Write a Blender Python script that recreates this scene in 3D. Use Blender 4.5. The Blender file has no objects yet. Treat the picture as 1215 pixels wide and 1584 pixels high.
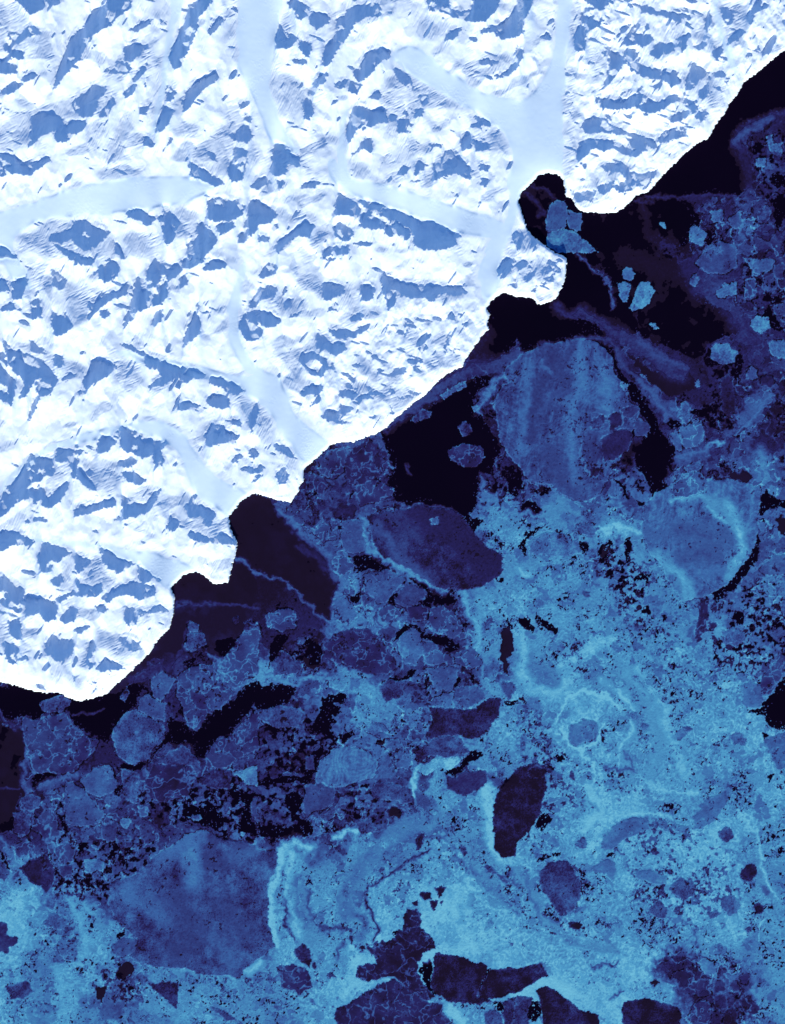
import bpy, math, random
import numpy as np
from mathutils import Vector

# ---------------------------------------------------------------- camera, sky, sun, exposure
# 1 Blender unit = 10 photograph pixels; x to the right, y up the photograph, z up from the sea
W, H = 1215, 1584
U = 0.1
sc = bpy.context.scene
cam_d = bpy.data.cameras.new('camera')
cam = bpy.data.objects.new('camera', cam_d)
sc.collection.objects.link(cam)
sc.camera = cam
CAM_Z = 1100.0
cam.location = (W * U / 2, -H * U / 2, CAM_Z)
cam.rotation_euler = (0, 0, 0)
cam_d.sensor_fit = 'VERTICAL'
cam_d.angle = 2 * math.atan((H * U / 2) / CAM_Z)
cam_d.clip_start = 1.0
cam_d.clip_end = 6000.0

SUN_EL = math.radians(23)
SUN_AZ = math.radians(180)          # light comes from the foot of the photograph
world = bpy.data.worlds.new('World')
sc.world = world
world.use_nodes = True
wn = world.node_tree.nodes
sky = wn.new('ShaderNodeTexSky')
sky.sky_type = 'NISHITA'
sky.sun_disc = False
sky.sun_elevation = SUN_EL
sky.sun_rotation = SUN_AZ
sky.air_density = 1.0
sky.dust_density = 0.0
sky.ozone_density = 8.0
world.node_tree.links.new(sky.outputs[0], wn['Background'].inputs[0])
wn['Background'].inputs[1].default_value = 0.112
sun_d = bpy.data.lights.new('sun', 'SUN')
sun_d.energy = 3.3
sun_d.angle = math.radians(0.5)
sun_d.color = (1.0, 0.92, 0.68)
sun = bpy.data.objects.new('sun', sun_d)
sc.collection.objects.link(sun)
sd = Vector((math.sin(SUN_AZ) * math.cos(SUN_EL), math.cos(SUN_AZ) * math.cos(SUN_EL), math.sin(SUN_EL)))
sun.rotation_euler = sd.to_track_quat('Z', 'Y').to_euler()
sun.location = (W * U / 2, -H * U, 300)
sc.view_settings.view_transform = 'Standard'
sc.view_settings.look = 'None'
sc.view_settings.exposure = 0.78
sc.view_settings.gamma = 1.0

sc.cycles.diffuse_bounces = 2
rng = np.random.default_rng(7)
random.seed(7)

# ---------------------------------------------------------------- survey data
# outlines were read off in enlarged map sheets; every sheet has an origin and a scale
K1, K2 = 3.0375, 1215 / 415.0
SHEET = {'A0': (0, 0, K1), 'B0': (400, 0, K1), 'C0': (800, 0, K2),
         'A1': (0, 400, K1), 'B1': (400, 400, K1), 'C1': (800, 400, K2),
         'A2': (0, 800, K1), 'B2': (400, 800, K1), 'C2': (800, 800, K2),
         'A3': (0, 1184, K1), 'B3': (400, 1184, K1), 'C3': (800, 1184, K2), 'G': (0, 0, 1.0)}


def pts(sheet, s):
    ox, oy, k = SHEET[sheet]
    return np.array([[ox + float(a.split(',')[0]) / k, oy + float(a.split(',')[1]) / k] for a in s.split()])
ICE_K = (.90, .87, .80)              # trim of the ice colours

COAST = pts('G', '1420,-200 1300,-20 1250,40 1215,77 1189,99 1172,113 1152,128 1141,147 1128,164 1121,178 1107,195 1097,215 1080,222 1063,236 1046,253 1022,277 1005,297 984,304 971,318 954,330 930,330 899,328 890,319 884,307 875,304 873,290 870,277 863,270 848,269 836,271 824,282 807,300 803,312 810,335 817,355 831,369 844,379 860,391 870,393 878,400 877,420 875,435 868,450 863,461 851,468 832,473 829,467 820,461 800,460 779,454 765,463 754,476 759,487 755,502 757,510 746,522 729,546 716,568 693,579 670,599 660,611 637,627 614,647 597,663 584,672 568,676 548,685 522,685 512,690 495,706 471,726 471,742 462,762 451,778 433,775 416,770 400,765 394,764 375,775 355,800 357,816 369,839 365,859 359,882 354,902 331,905 313,889 303,885 286,890 265,910 271,922 270,948 263,974 247,988 230,1014 201,1042 184,1057 165,1075 145,1081 125,1086 105,1080 89,1071 72,1073 43,1067 20,1060 0,1055 -60,1040 -200,1020 -200,-200')

# lee sides of the ridges, out of the sun (below each outline runs the crest)
LEE = {
'A0': '75,0 95,20 150,75 215,40 210,0;215,0 250,35 300,10 300,0;40,150 100,165 125,130 165,125 200,160 130,180 90,215 45,190;25,205 65,235 115,250 110,290 60,270 25,250;0,285 80,310 85,345 40,355 0,345;0,440 60,385 110,395 75,440 30,450;100,375 150,345 190,350 150,380 110,390;505,0 625,0 615,50 560,80 530,120 440,170 440,185 400,235 380,285 340,310 330,335 255,425 270,340 320,210 360,145 390,140 440,45 490,35;600,150 660,115 720,90 700,125 640,150;580,225 620,210 715,215 680,240 625,295 585,290;550,290 600,295 620,330 600,355 560,350 510,345 540,320;625,375 650,340 700,290 690,340 660,380 635,385;890,25 950,0 1010,0 960,60 935,90 935,130 920,170 885,250 850,325 820,330 795,280 800,225 840,190 845,140 870,100;975,155 1010,105 1065,85 1030,130 990,175;860,530 875,440 920,385 985,355 1020,340 1030,370 960,420 880,525;780,390 830,435 810,480 780,480;765,495 820,520 800,580 770,620 730,625 755,560;655,510 700,505 690,545 660,540;655,650 700,645 730,680 720,695 680,685;340,480 440,400 500,415 500,440 455,480 465,505 440,545 400,558 350,525;465,545 510,485 530,450 545,490 510,545 480,555;580,440 640,395 640,430 600,465;145,545 200,530 240,545 275,545 300,560 310,600 330,570 410,570 400,610 350,640 320,670 270,670 255,640 275,610 200,640 135,705 145,620;0,720 60,730 110,765 170,760 240,740 240,760 180,800 150,825 60,820 20,790 40,830 0,830;890,760 940,790 1010,830 1060,860 1010,880 950,850 895,835;1100,690 1170,710 1160,780 1145,850 1090,860 1070,800 1095,750;1125,580 1170,590 1190,640 1170,680 1100,660 1065,630 1110,625;1120,475 1180,480 1150,510 1125,505;1150,520 1185,560 1175,580 1150,565;970,710 1000,715 1025,760 990,745;600,990 650,980 720,1020 740,1030 690,1065 650,1035 600,1025;765,960 800,1000 850,1050 820,1090 825,1120 790,1160 770,1130 765,1080 745,1020 770,1010;975,945 1035,925 1160,970 1130,1020 1090,1040 1020,1045 970,1030;1165,945 1215,940 1215,1080 1180,1120 1145,1070 1165,1010;925,1050 970,1050 1010,1100 1025,1130 1000,1165 960,1215 880,1215 880,1150 930,1120;1010,1060 1090,1045 1110,1070 1040,1110;245,1100 340,1080 345,1030 400,1035 450,1070 520,1090 470,1150 410,1185 350,1150 340,1120 300,1145 230,1135;535,1130 570,1170 590,1215 550,1215;0,1150 40,1170 90,1215 0,1215;1180,870 1215,840 1215,890 1190,890;250,1145 330,1180 400,1210 330,1215 280,1180;1130,1100 1170,1110 1150,1145 1115,1140',
'B0': '165,0 185,0 240,40 245,70 200,100 175,90 165,40;245,60 290,60 335,85 330,110 275,145 240,110 235,85;95,110 130,150 170,165 185,185 150,230 80,235 80,190;190,185 255,215 240,265 230,280 195,240;365,90 415,75 450,110 430,160 395,210 370,240 345,295 310,320 290,310 310,230 345,190 365,160;410,50 440,35 540,15 580,40 575,80 505,85 470,105 440,110 415,75;500,255 560,225 620,240 620,270 570,290 540,340 500,380 470,390 445,350 460,315 490,295;250,395 290,360 325,340 320,390 265,415;365,395 430,370 400,415 375,420;435,385 490,400 465,445 440,440 420,430;210,475 250,455 260,535 240,570 220,555 205,510;230,420 260,425 260,455 230,450;645,315 680,320 715,365 735,425 710,420 650,375 640,345;520,460 560,430 580,455 560,470;755,455 795,440 800,490 770,500;740,520 775,510 770,545 735,555;450,500 500,505 530,520 600,515 610,580 560,580 525,605 500,590 460,620 425,680 410,640 420,590 430,540;620,540 650,545 650,565 615,575;655,565 700,560 725,590 715,625 685,620 650,635;490,655 530,650 540,690 530,725 495,700 440,735 440,725 470,700;1010,545 1060,560 1090,580 1075,625 1040,610 995,595;950,655 1000,635 1000,700 955,710;1005,660 1090,680 1080,705 1020,710;870,720 905,700 930,740 1000,790 1000,850 960,830 930,820 860,830 850,780;730,790 750,760 780,775 775,800 735,830;650,820 680,780 715,785 700,820 660,830;705,850 780,850 750,860;820,765 850,770 860,830 830,855 810,850 825,820;1040,770 1090,780 1080,810 1040,800;1045,840 1085,845 1065,885 1045,870;805,675 870,680 850,695 805,690;795,0 900,0 900,40 950,60 1000,50 1010,0 1135,0 1120,50 1060,110 1000,110 920,85 870,65 830,60 800,50;870,185 900,150 960,130 920,190 880,195;1215,20 1215,180 1140,190 1110,160 1100,150 1050,165 1040,150 1120,120 1150,110 1190,70;1035,290 1060,275 1130,295 1100,310 1040,305;1110,360 1160,340 1190,310 1215,300 1215,330 1170,360 1120,370;85,660 145,690 155,730 150,760 130,790 135,825 90,830 50,810 65,760 65,705;0,840 40,835 40,870 0,885;85,850 130,850 110,890 95,900;190,885 230,860 300,855 260,885;375,905 430,940 470,965 480,1010 460,1035 420,1010 380,1010 340,1030 365,980;490,1010 520,990 555,1030 600,1050 590,1075 550,1080 500,1075 475,1065;600,1065 650,1050 720,1090 700,1135 670,1120 650,1100 620,1115 590,1100;470,940 600,970 760,1040 810,1040 870,1065 950,1110 920,1160 880,1170 840,1180 770,1175 720,1150 730,1120 720,1080 640,1040 560,1010 490,970;350,1070 385,1045 445,1090 450,1110 410,1140 360,1110;75,1170 90,1140 160,1090 215,1045 265,1060 240,1120 180,1110 120,1160 95,1195;345,1160 430,1155 420,1195 370,1205;0,950 60,980 90,1010 50,1050 0,1055;0,1110 60,1115 50,1140 0,1140;440,1145 490,1135 535,1145 510,1165;300,1190 340,1160 345,1200 300,1215;1195,1095 1215,1085 1215,1150 1190,1140;150,740 200,740 190,790 150,770;160,280 230,285 220,310 170,305',
'C0': '0,0 75,0 50,60 30,100 30,160 0,175;0,205 25,220 25,270 0,320;290,55 330,60 380,80 395,95 370,120 310,150 310,230 260,240 255,160 285,110;300,0 420,0 410,45 370,50 340,25;560,35 600,20 660,50 780,70 780,90 760,110 700,90 640,70 590,65 560,60;480,190 500,150 600,160 620,185 570,220 540,200 490,210;600,235 640,195 690,205 660,240 640,270 600,250;665,215 780,150 790,160 750,215 700,235 670,250;410,270 440,250 510,275 600,310 700,340 740,360 735,385 680,380 650,360 590,360 530,330 490,285 450,340 410,390 380,410 400,360 415,310;760,390 790,290 830,300 870,330 820,370 790,410 760,410;820,420 870,370 860,440 830,460;880,240 930,205 930,240 900,280;1035,90 1060,50 1075,80 1050,120;950,180 1020,130 1030,150 985,190 950,210;920,30 1000,60 960,120 935,110;350,445 400,450 470,470 520,435 570,425 600,460 560,470 520,490 450,500 380,490 350,470;530,485 600,460 650,470 680,440 720,430 740,450 690,480 660,500 600,520 550,500;680,540 740,510 780,500 760,540 710,560;800,530 850,490 870,520 830,560;770,480 800,470 820,490 800,520;290,580 300,545 350,530 400,540 430,570 510,600 620,640 640,670 560,690 500,660 520,620 420,605 370,600 310,610;630,640 670,590 760,595 770,620 700,640 650,650;280,650 320,630 430,640 440,670 390,690 350,670 300,720 270,740 270,690;430,665 500,670 570,690 540,715 480,700;380,750 430,740 510,760 490,785 420,780 370,770;470,790 520,780 560,790 590,800 530,860 450,850 490,810;550,790 640,770 600,830 540,850;270,870 360,860 340,920 250,920 250,890;360,850 440,820 420,870 380,890;430,845 500,830 530,855 470,880;0,1060 25,1060 30,1100 0,1140;790,210 850,200 830,235;880,330 930,320 940,350 900,355;570,160 590,100 600,130;520,130 560,90 550,130;930,360 960,350 950,385;890,400 930,380 920,420;710,230 740,200 770,215 750,240;380,240 410,225 400,260;950,100 970,70 975,110;850,90 870,40 880,90 850,190;560,345 610,350 590,370;600,390 640,390 630,410',
'A1': '335,0 445,0 435,35 380,30;460,60 480,20 520,0 560,30 570,55 530,110 500,115 465,95;415,200 440,215 500,170 570,150 600,110 600,170 540,190 480,230 430,250 415,225;620,200 640,90 665,90 665,160 690,150 690,60 725,0 780,40 790,110 790,180 760,220 700,230 660,250 620,230;580,330 600,250 650,240 640,280 600,310 595,330;770,20 850,40 860,60 820,95 790,110 770,80;850,10 965,0 960,20 900,50 860,40;950,55 1000,5 1070,25 1060,45 970,60;845,95 880,70 885,120 850,140;720,280 750,240 770,245 765,300 735,310 725,345 715,320;865,370 900,290 915,250 945,290 940,350 910,380 860,420;920,240 930,200 945,240 930,260;945,250 990,250 970,265;475,250 500,245 520,260 500,285 480,280;245,50 300,90 310,130 290,150 250,130;55,110 130,75 135,110 105,190 60,200;0,235 60,210 105,230 100,245 0,245;0,100 50,110 50,150 0,160;145,210 180,175 205,230 195,290 150,290;245,245 320,275 345,320 300,360 260,365 245,310;140,385 175,405 215,430 190,445 150,440;20,375 60,430 140,450 190,470 250,530 280,570 240,640 190,650 170,600 180,560 150,610 130,650 90,660 120,590 100,550 70,540 40,480 15,400;0,490 40,540 80,580 75,640 60,690 0,660 0,620 45,640 40,600 0,590;140,730 180,640 190,660 165,730 140,765;430,480 480,480 560,510 500,560 440,590 400,640 385,640 395,570 425,530;260,445 290,455 310,500 270,520 255,490;290,575 320,545 385,545 350,555 300,575;350,640 385,620 380,645;685,460 740,470 830,505 900,520 970,545 960,560 900,570 880,590 840,560 770,600 700,600 760,555 740,520 700,515 680,495;570,395 620,410 690,450 670,465 620,430 580,415;990,550 1030,555 1090,580 1160,620 1110,640 1060,625 1040,600 985,590;965,670 1000,640 1050,645 1080,660 1080,700 1040,705 990,695;830,715 850,680 890,675 950,690 900,710;960,830 1000,780 1060,790 1060,815 1125,830 1110,865 1060,865 1000,880 950,900 965,870;1060,760 1130,760 1140,790 1080,780;1170,740 1215,670 1215,740 1180,830;1170,900 1215,900 1215,930 1180,935;1135,985 1215,985 1215,1010 1160,1005;1085,950 1120,920 1150,925 1100,965;460,870 475,825 560,860 540,880 490,915 460,915;565,790 610,795 700,850 785,865 770,890 730,920 680,940 640,920 600,910 570,890;720,930 760,895 770,970 730,980;550,960 620,930 650,950 610,985 560,975;265,890 320,895 350,900 400,895 370,930 365,1030 340,1030 335,980 320,950 290,960 265,950;145,915 190,935 255,945 250,980 190,1050 150,1050 130,1080 215,1080 225,1130 300,1060 335,1050 290,1140 230,1175 160,1150 110,1130 60,1170 20,1210 0,1215 0,1150 30,1060 90,1020 110,980;570,1005 630,1000 690,1040 660,1065 600,1045;370,990 440,1060 460,1095 400,1070 365,1030;575,1110 640,1150 690,1155 730,1095 765,1080 740,1130 700,1190 640,1215 575,1215;350,1180 430,1160 540,1120 550,1160 470,1180 390,1205 350,1215;870,1160 920,1150 1020,1200 1010,1215 890,1215;1120,310 1150,260 1215,240 1215,390 1170,390 1140,360;1160,230 1215,150 1215,215 1190,230',
'B1': '0,90 20,50 45,20 95,45 75,75 20,95;0,140 60,130 95,150 75,185 0,195;290,0 370,0 340,15;300,115 390,125 410,160 330,200 305,190;480,110 550,145 540,180 510,205 480,195;580,70 620,85 640,110 680,120 660,150 620,150 640,180 650,210 605,245 600,195 585,160 575,110;640,100 700,120 780,130 950,130 990,165 900,175 870,160 820,200 800,205 790,185 740,190 700,180 670,180;0,245 60,260 105,290 100,310 40,330 0,300;0,320 25,345 15,385 0,390;120,210 160,190 150,225 120,230;150,275 210,245 190,265 160,280;330,235 375,200 370,250 320,250;440,360 480,320 530,310 525,330 470,355 440,375;330,335 410,340 420,380 400,380 350,365;275,355 310,365 340,400 410,400 415,430 360,460 320,430 270,425;190,460 250,440 350,490 360,525 310,520 290,480 240,470 220,500 260,530 310,540 310,555 250,550 200,490;870,420 900,340 895,400 880,450;880,280 910,250 930,290 900,290;940,260 975,255 950,280;960,315 990,285 975,325;690,480 750,470 740,500 700,490;610,550 640,520 690,510 700,530 650,550;530,455 575,445 560,470 535,475;610,430 640,440 600,445;205,610 240,600 300,595 300,630 270,645 230,630;380,620 440,620 470,640 430,670 380,650;455,660 500,640 560,620 600,650 530,640 470,680;290,740 320,715 380,720 385,680 440,710 400,740 390,760 425,770 400,780 330,765;75,870 130,880 190,950 150,930 100,910 80,900;90,1000 125,975 145,1020 130,1060 100,1060 85,1030;0,970 20,985 15,1005 0,1010;620,600 650,640 620,640;650,650 700,650 680,670;500,740 560,740 540,755;1120,60 1150,10 1200,0 1215,20 1150,60 1120,90;1170,130 1215,110 1215,140;640,330 680,340 690,355 650,350;890,430 930,425 920,445;560,520 590,525 560,545;500,600 540,610 520,625;620,690 640,720 625,740;720,620 770,635 740,645;400,590 440,585 430,600;780,400 800,420 780,440;430,270 500,260 480,290 440,300',
'A2': '0,70 40,62 100,80 165,115 150,135 100,130 60,130 20,160 0,160;200,115 260,130 340,165 300,190 255,215 240,260 200,260 150,290 190,250 180,190 195,150;355,165 380,190 435,200 400,240 370,270 355,240;470,135 510,160 570,200 640,215 600,240 555,265 510,240 475,200;650,215 710,265 770,300 740,300 700,300 680,320 650,290;520,350 600,315 650,300 735,335 735,365 660,390 600,360 540,375 505,405 480,375;355,275 380,310 440,330 480,305 490,345 450,375 390,370 330,370 290,400 250,385 345,350 355,320;0,290 20,275 60,305 120,345 110,390 80,390 30,350 0,350;120,375 200,385 250,395 275,420 270,480 215,490 190,450 120,465;60,430 95,415 110,440 80,450;40,490 100,470 105,580 70,570 45,540;25,590 75,590 95,620 80,690 45,680 30,640;280,480 330,420 380,425 350,490 310,500;455,420 490,410 510,430 490,450 460,440;590,420 640,430 700,440 750,415 800,440 690,450 650,470 640,510 600,510 585,470;215,590 250,555 300,570 350,580 350,630 300,675 270,680 240,650 215,650;425,590 450,585 445,700 430,715 405,690 415,640;455,710 490,660 540,680 600,715 550,715 480,725;345,530 420,505 425,515 370,550;560,570 600,560 660,590 670,620 620,630 580,600;785,50 800,0 850,20 830,60 800,65;890,70 940,75 985,100 980,120 930,115 890,90;985,100 1050,80 1100,110 1120,130 1060,125 1000,120;120,30 140,0 215,0 180,20;540,15 560,0 610,5 570,15;960,0 1010,0 985,50 960,30;430,830 460,790 450,820;240,290 290,265 300,290 280,330 250,320;80,665 130,650 160,660 110,675;340,740 370,745 350,770;0,620 20,640 10,660',
'C1': '20,90 60,60 80,75 50,110;100,60 150,30 160,50 120,80;0,20 50,10 40,40 0,60;150,90 170,70 160,110;60,150 90,120 80,160;110,110 140,100 120,130',
}
# slopes that turn half away from the sun
HALF = {
'A0': '430,820 620,760 700,830 500,850;1060,540 1120,500 1200,620 1215,760 1140,900;820,540 960,590 830,700;740,280 790,200 790,480 730,470;900,860 1000,900 830,930;0,0 40,0 40,220 0,260;640,230 720,220 660,330;400,600 520,560 480,700 420,700;0,560 260,500 440,380 500,410 600,440 520,540 420,570 300,560 130,700 0,700;900,750 1000,640 1080,560 1100,690 1060,850;70,1080 340,1010 520,1090 560,1180 700,1215 100,1215;520,250 600,330 440,390 500,330;560,560 640,540 600,700 520,780 480,760;780,340 830,330 820,430 770,420;60,20 170,90 160,200 60,260 40,100;960,730 1080,650 1090,850 1020,830;740,1020 880,950 1000,1100 930,1120 830,1120;560,1080 760,1080 770,1215 620,1215',
'B0': '40,300 100,360 140,540 60,560;420,720 600,860 440,830 400,760;1060,260 1215,230 1215,300 1100,330;770,90 820,60 860,190 800,200;560,700 640,720 640,820;60,130 90,100 100,300 50,300;330,640 420,600 400,740;600,540 760,560 700,640 600,620;860,180 960,130 940,180;80,330 240,410 260,440 200,520 140,600 80,480 60,400;590,380 640,340 740,330 900,380 980,460 960,500 800,500 740,560 600,520 580,450;480,930 940,1080 940,1160 700,1100;1000,550 1100,590 1180,650 1180,750 1100,720 1000,700;80,100 160,40 260,200 190,190;150,700 260,780 380,830 200,800;40,950 330,1030 200,1040 60,1030;280,1060 330,1150 220,1160;800,60 920,100 880,170 820,150;940,1110 960,1160 870,1180;690,1090 760,1170 700,1160;1140,1130 1215,1180 1215,1215 1150,1215;650,670 720,640 860,700 740,760 660,780;520,650 580,680 520,700;1000,780 1080,840 1010,860',
'C0': '150,400 260,250 240,440 210,560;300,200 420,240 400,330 330,300;540,60 600,40 620,160 560,160;780,120 860,150 940,230 860,240;640,650 760,660 700,720;380,700 520,720 470,790 380,770;300,800 400,780 380,840;560,260 700,300 760,360 600,300;235,0 300,20 260,160 240,280 200,400 170,500 160,430 220,250;205,480 260,470 250,850 210,830;920,0 1020,20 1080,60 1000,220 930,130;340,410 420,280 380,200 340,300;0,1030 60,1040 120,1110 0,1171;760,300 900,330 960,400 900,480 770,420;560,350 700,380 620,400',
'A1': '180,100 240,60 300,180 420,260 380,320 250,240;340,60 420,100 470,200 420,180;560,420 700,560 660,620 580,560;370,1000 480,940 600,1060 560,1100 460,1060;860,1100 960,1140 1010,1215 860,1215;900,830 960,830 940,920;300,470 420,480 400,560 300,560;1080,600 1215,640 1215,740 1140,760;620,440 700,470 680,520;440,900 560,960 540,1000 440,960;250,60 420,150 440,260 330,260 250,180;60,430 300,430 290,520 200,470;500,540 600,520 660,620 560,590;360,940 440,950 560,1080 540,1110 400,1060;190,200 340,260 380,310 300,240;1130,760 1215,650 1215,800 1170,850;860,1130 1000,1170 940,1215 880,1215;600,950 700,960 620,990;230,980 330,940 320,1030 230,1110;660,1060 740,1060 700,1130 600,1110;980,580 1140,640 1150,740 1080,650;0,860 130,860 30,900 0,900;0,340 120,390 240,440 80,430',
'B1': '150,540 200,460 260,640 220,680;0,160 120,170 260,230 160,290 60,240;420,440 520,490 600,580 500,560;610,610 700,600 800,650 700,720 640,690;720,270 760,420 700,440 690,320;790,380 870,300 850,480;560,130 760,120 960,130 980,170 700,200;330,100 480,120 480,210 400,260;150,500 200,430 270,370 270,420 200,480 200,560 260,620 200,620 150,560;430,200 500,220 600,250 540,280 440,270 400,230;80,880 200,940 190,1010 130,960;130,10 300,100 300,190 200,120;130,170 250,210 200,260 120,230;590,600 720,640 700,720 620,740;800,470 960,440 870,520 810,540;1110,0 1215,0 1215,70 1120,110;560,520 700,540 640,600;360,540 600,600 620,680 480,620;420,560 520,640 440,620;0,640 60,700 80,800 30,900 0,820',
'A2': '380,200 470,160 560,300 470,340 400,290;420,500 560,600 640,680 480,640;0,380 60,400 40,640 0,620;220,680 330,660 300,760 260,780;600,230 740,290 700,310 600,290;440,210 500,240 560,340 480,350 400,290;830,0 1000,0 1100,110 980,110 870,60;400,470 560,560 700,640 620,660 480,560;20,340 60,480 40,620 0,600;290,140 400,190 340,190;210,560 360,590 330,780 260,740 210,650;690,380 800,430 740,470 680,450;380,590 420,600 430,740 380,720;250,250 340,190 340,340 270,360;330,700 420,770 380,860 340,800;620,210 800,330 790,360 700,310',
'C1': '0,0 210,0 190,60 150,100 60,90 20,110 0,110',
}
# valley glaciers, nearly level
GLAC = [
 ('broad trunk glacier flowing down from the top edge of the snow range', 'G', '372,-80 445,-80 440,0 426,60 417,120 425,170 446,215 470,240 430,235 405,190 395,150 372,120 366,60 370,0'),
 ('wide pale glacier entering from the left edge between snow mountains', 'G', '-80,335 0,330 40,318 130,285 230,270 330,275 345,290 300,312 230,325 170,332 100,335 40,345 22,370 20,390 60,440 40,452 10,420 0,400 -80,400'),
 ('large glacier reaching the round black inlet beside the fluted headland', 'G', '600,75 650,70 660,85 720,130 800,165 840,130 862,60 868,-80 890,-80 885,0 876,90 868,170 872,240 870,278 848,268 824,284 806,302 802,330 790,370 772,400 772,440 755,475 738,440 745,400 760,370 790,330 785,290 795,240 780,200 700,155 620,110'),
 ('narrow winding glacier below the long dark blue ridge', 'G', '515,240 535,275 640,293 700,320 790,345 770,370 720,365 640,335 560,310 520,292 500,260'),
 ('glacier tongue ending in a straight front at the black lead', 'G', '180,535 300,565 370,585 415,572 440,590 448,630 480,665 516,688 472,728 440,670 410,630 370,602 280,578 180,550'),
 ('smooth curving glacier tongue ending at the large black bay', 'G', '0,745 50,702 110,676 185,655 250,648 275,665 300,695 322,722 345,745 398,762 354,802 325,782 300,760 288,735 284,715 270,690 240,678 190,662 150,684 100,690 50,712 0,770'),
 ('gently sloping glacier reaching the small dark bay at the lower left', 'G', '20,830 100,836 165,840 235,856 300,873 318,888 285,890 263,912 240,898 210,872 180,862 155,843 100,845 40,835'),
 ('thin white side glacier winding down beside the top left ridges', 'G', '283,-60 284,0 272,40 266,90 258,130 250,170 240,200 228,232 205,262 190,275 215,250 232,215 240,175 250,130 255,80 262,30 268,-60'),
 ('narrow snow valley curving round the pocket of peaks in mid range', 'G', '540,170 534,200 531,235 538,268 552,290 530,275 520,248 524,205 532,170'),
 ('high snow valley crossing between the central ridges', 'G', '385,410 372,450 368,490 372,530 392,562 415,575 398,580 370,568 355,530 352,480 362,440 376,405'),
 ('small pale valley glacier among the upper right foothills', 'G', '1105,-80 1112,0 1113,30 1120,60 1135,90 1140,118 1125,100 1110,60 1105,20 1095,-80'),
]

# country cut into many small ribs and gullies
FINE = ['875,40 905,0 1000,-80 1300,-80 1215,70 1185,95 1120,180 1085,215 1000,295 955,325 885,312 872,200',
        '470,520 560,480 640,450 740,470 752,520 620,640 520,680 440,600', '775,380 830,370 875,400 870,450 800,455']

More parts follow.
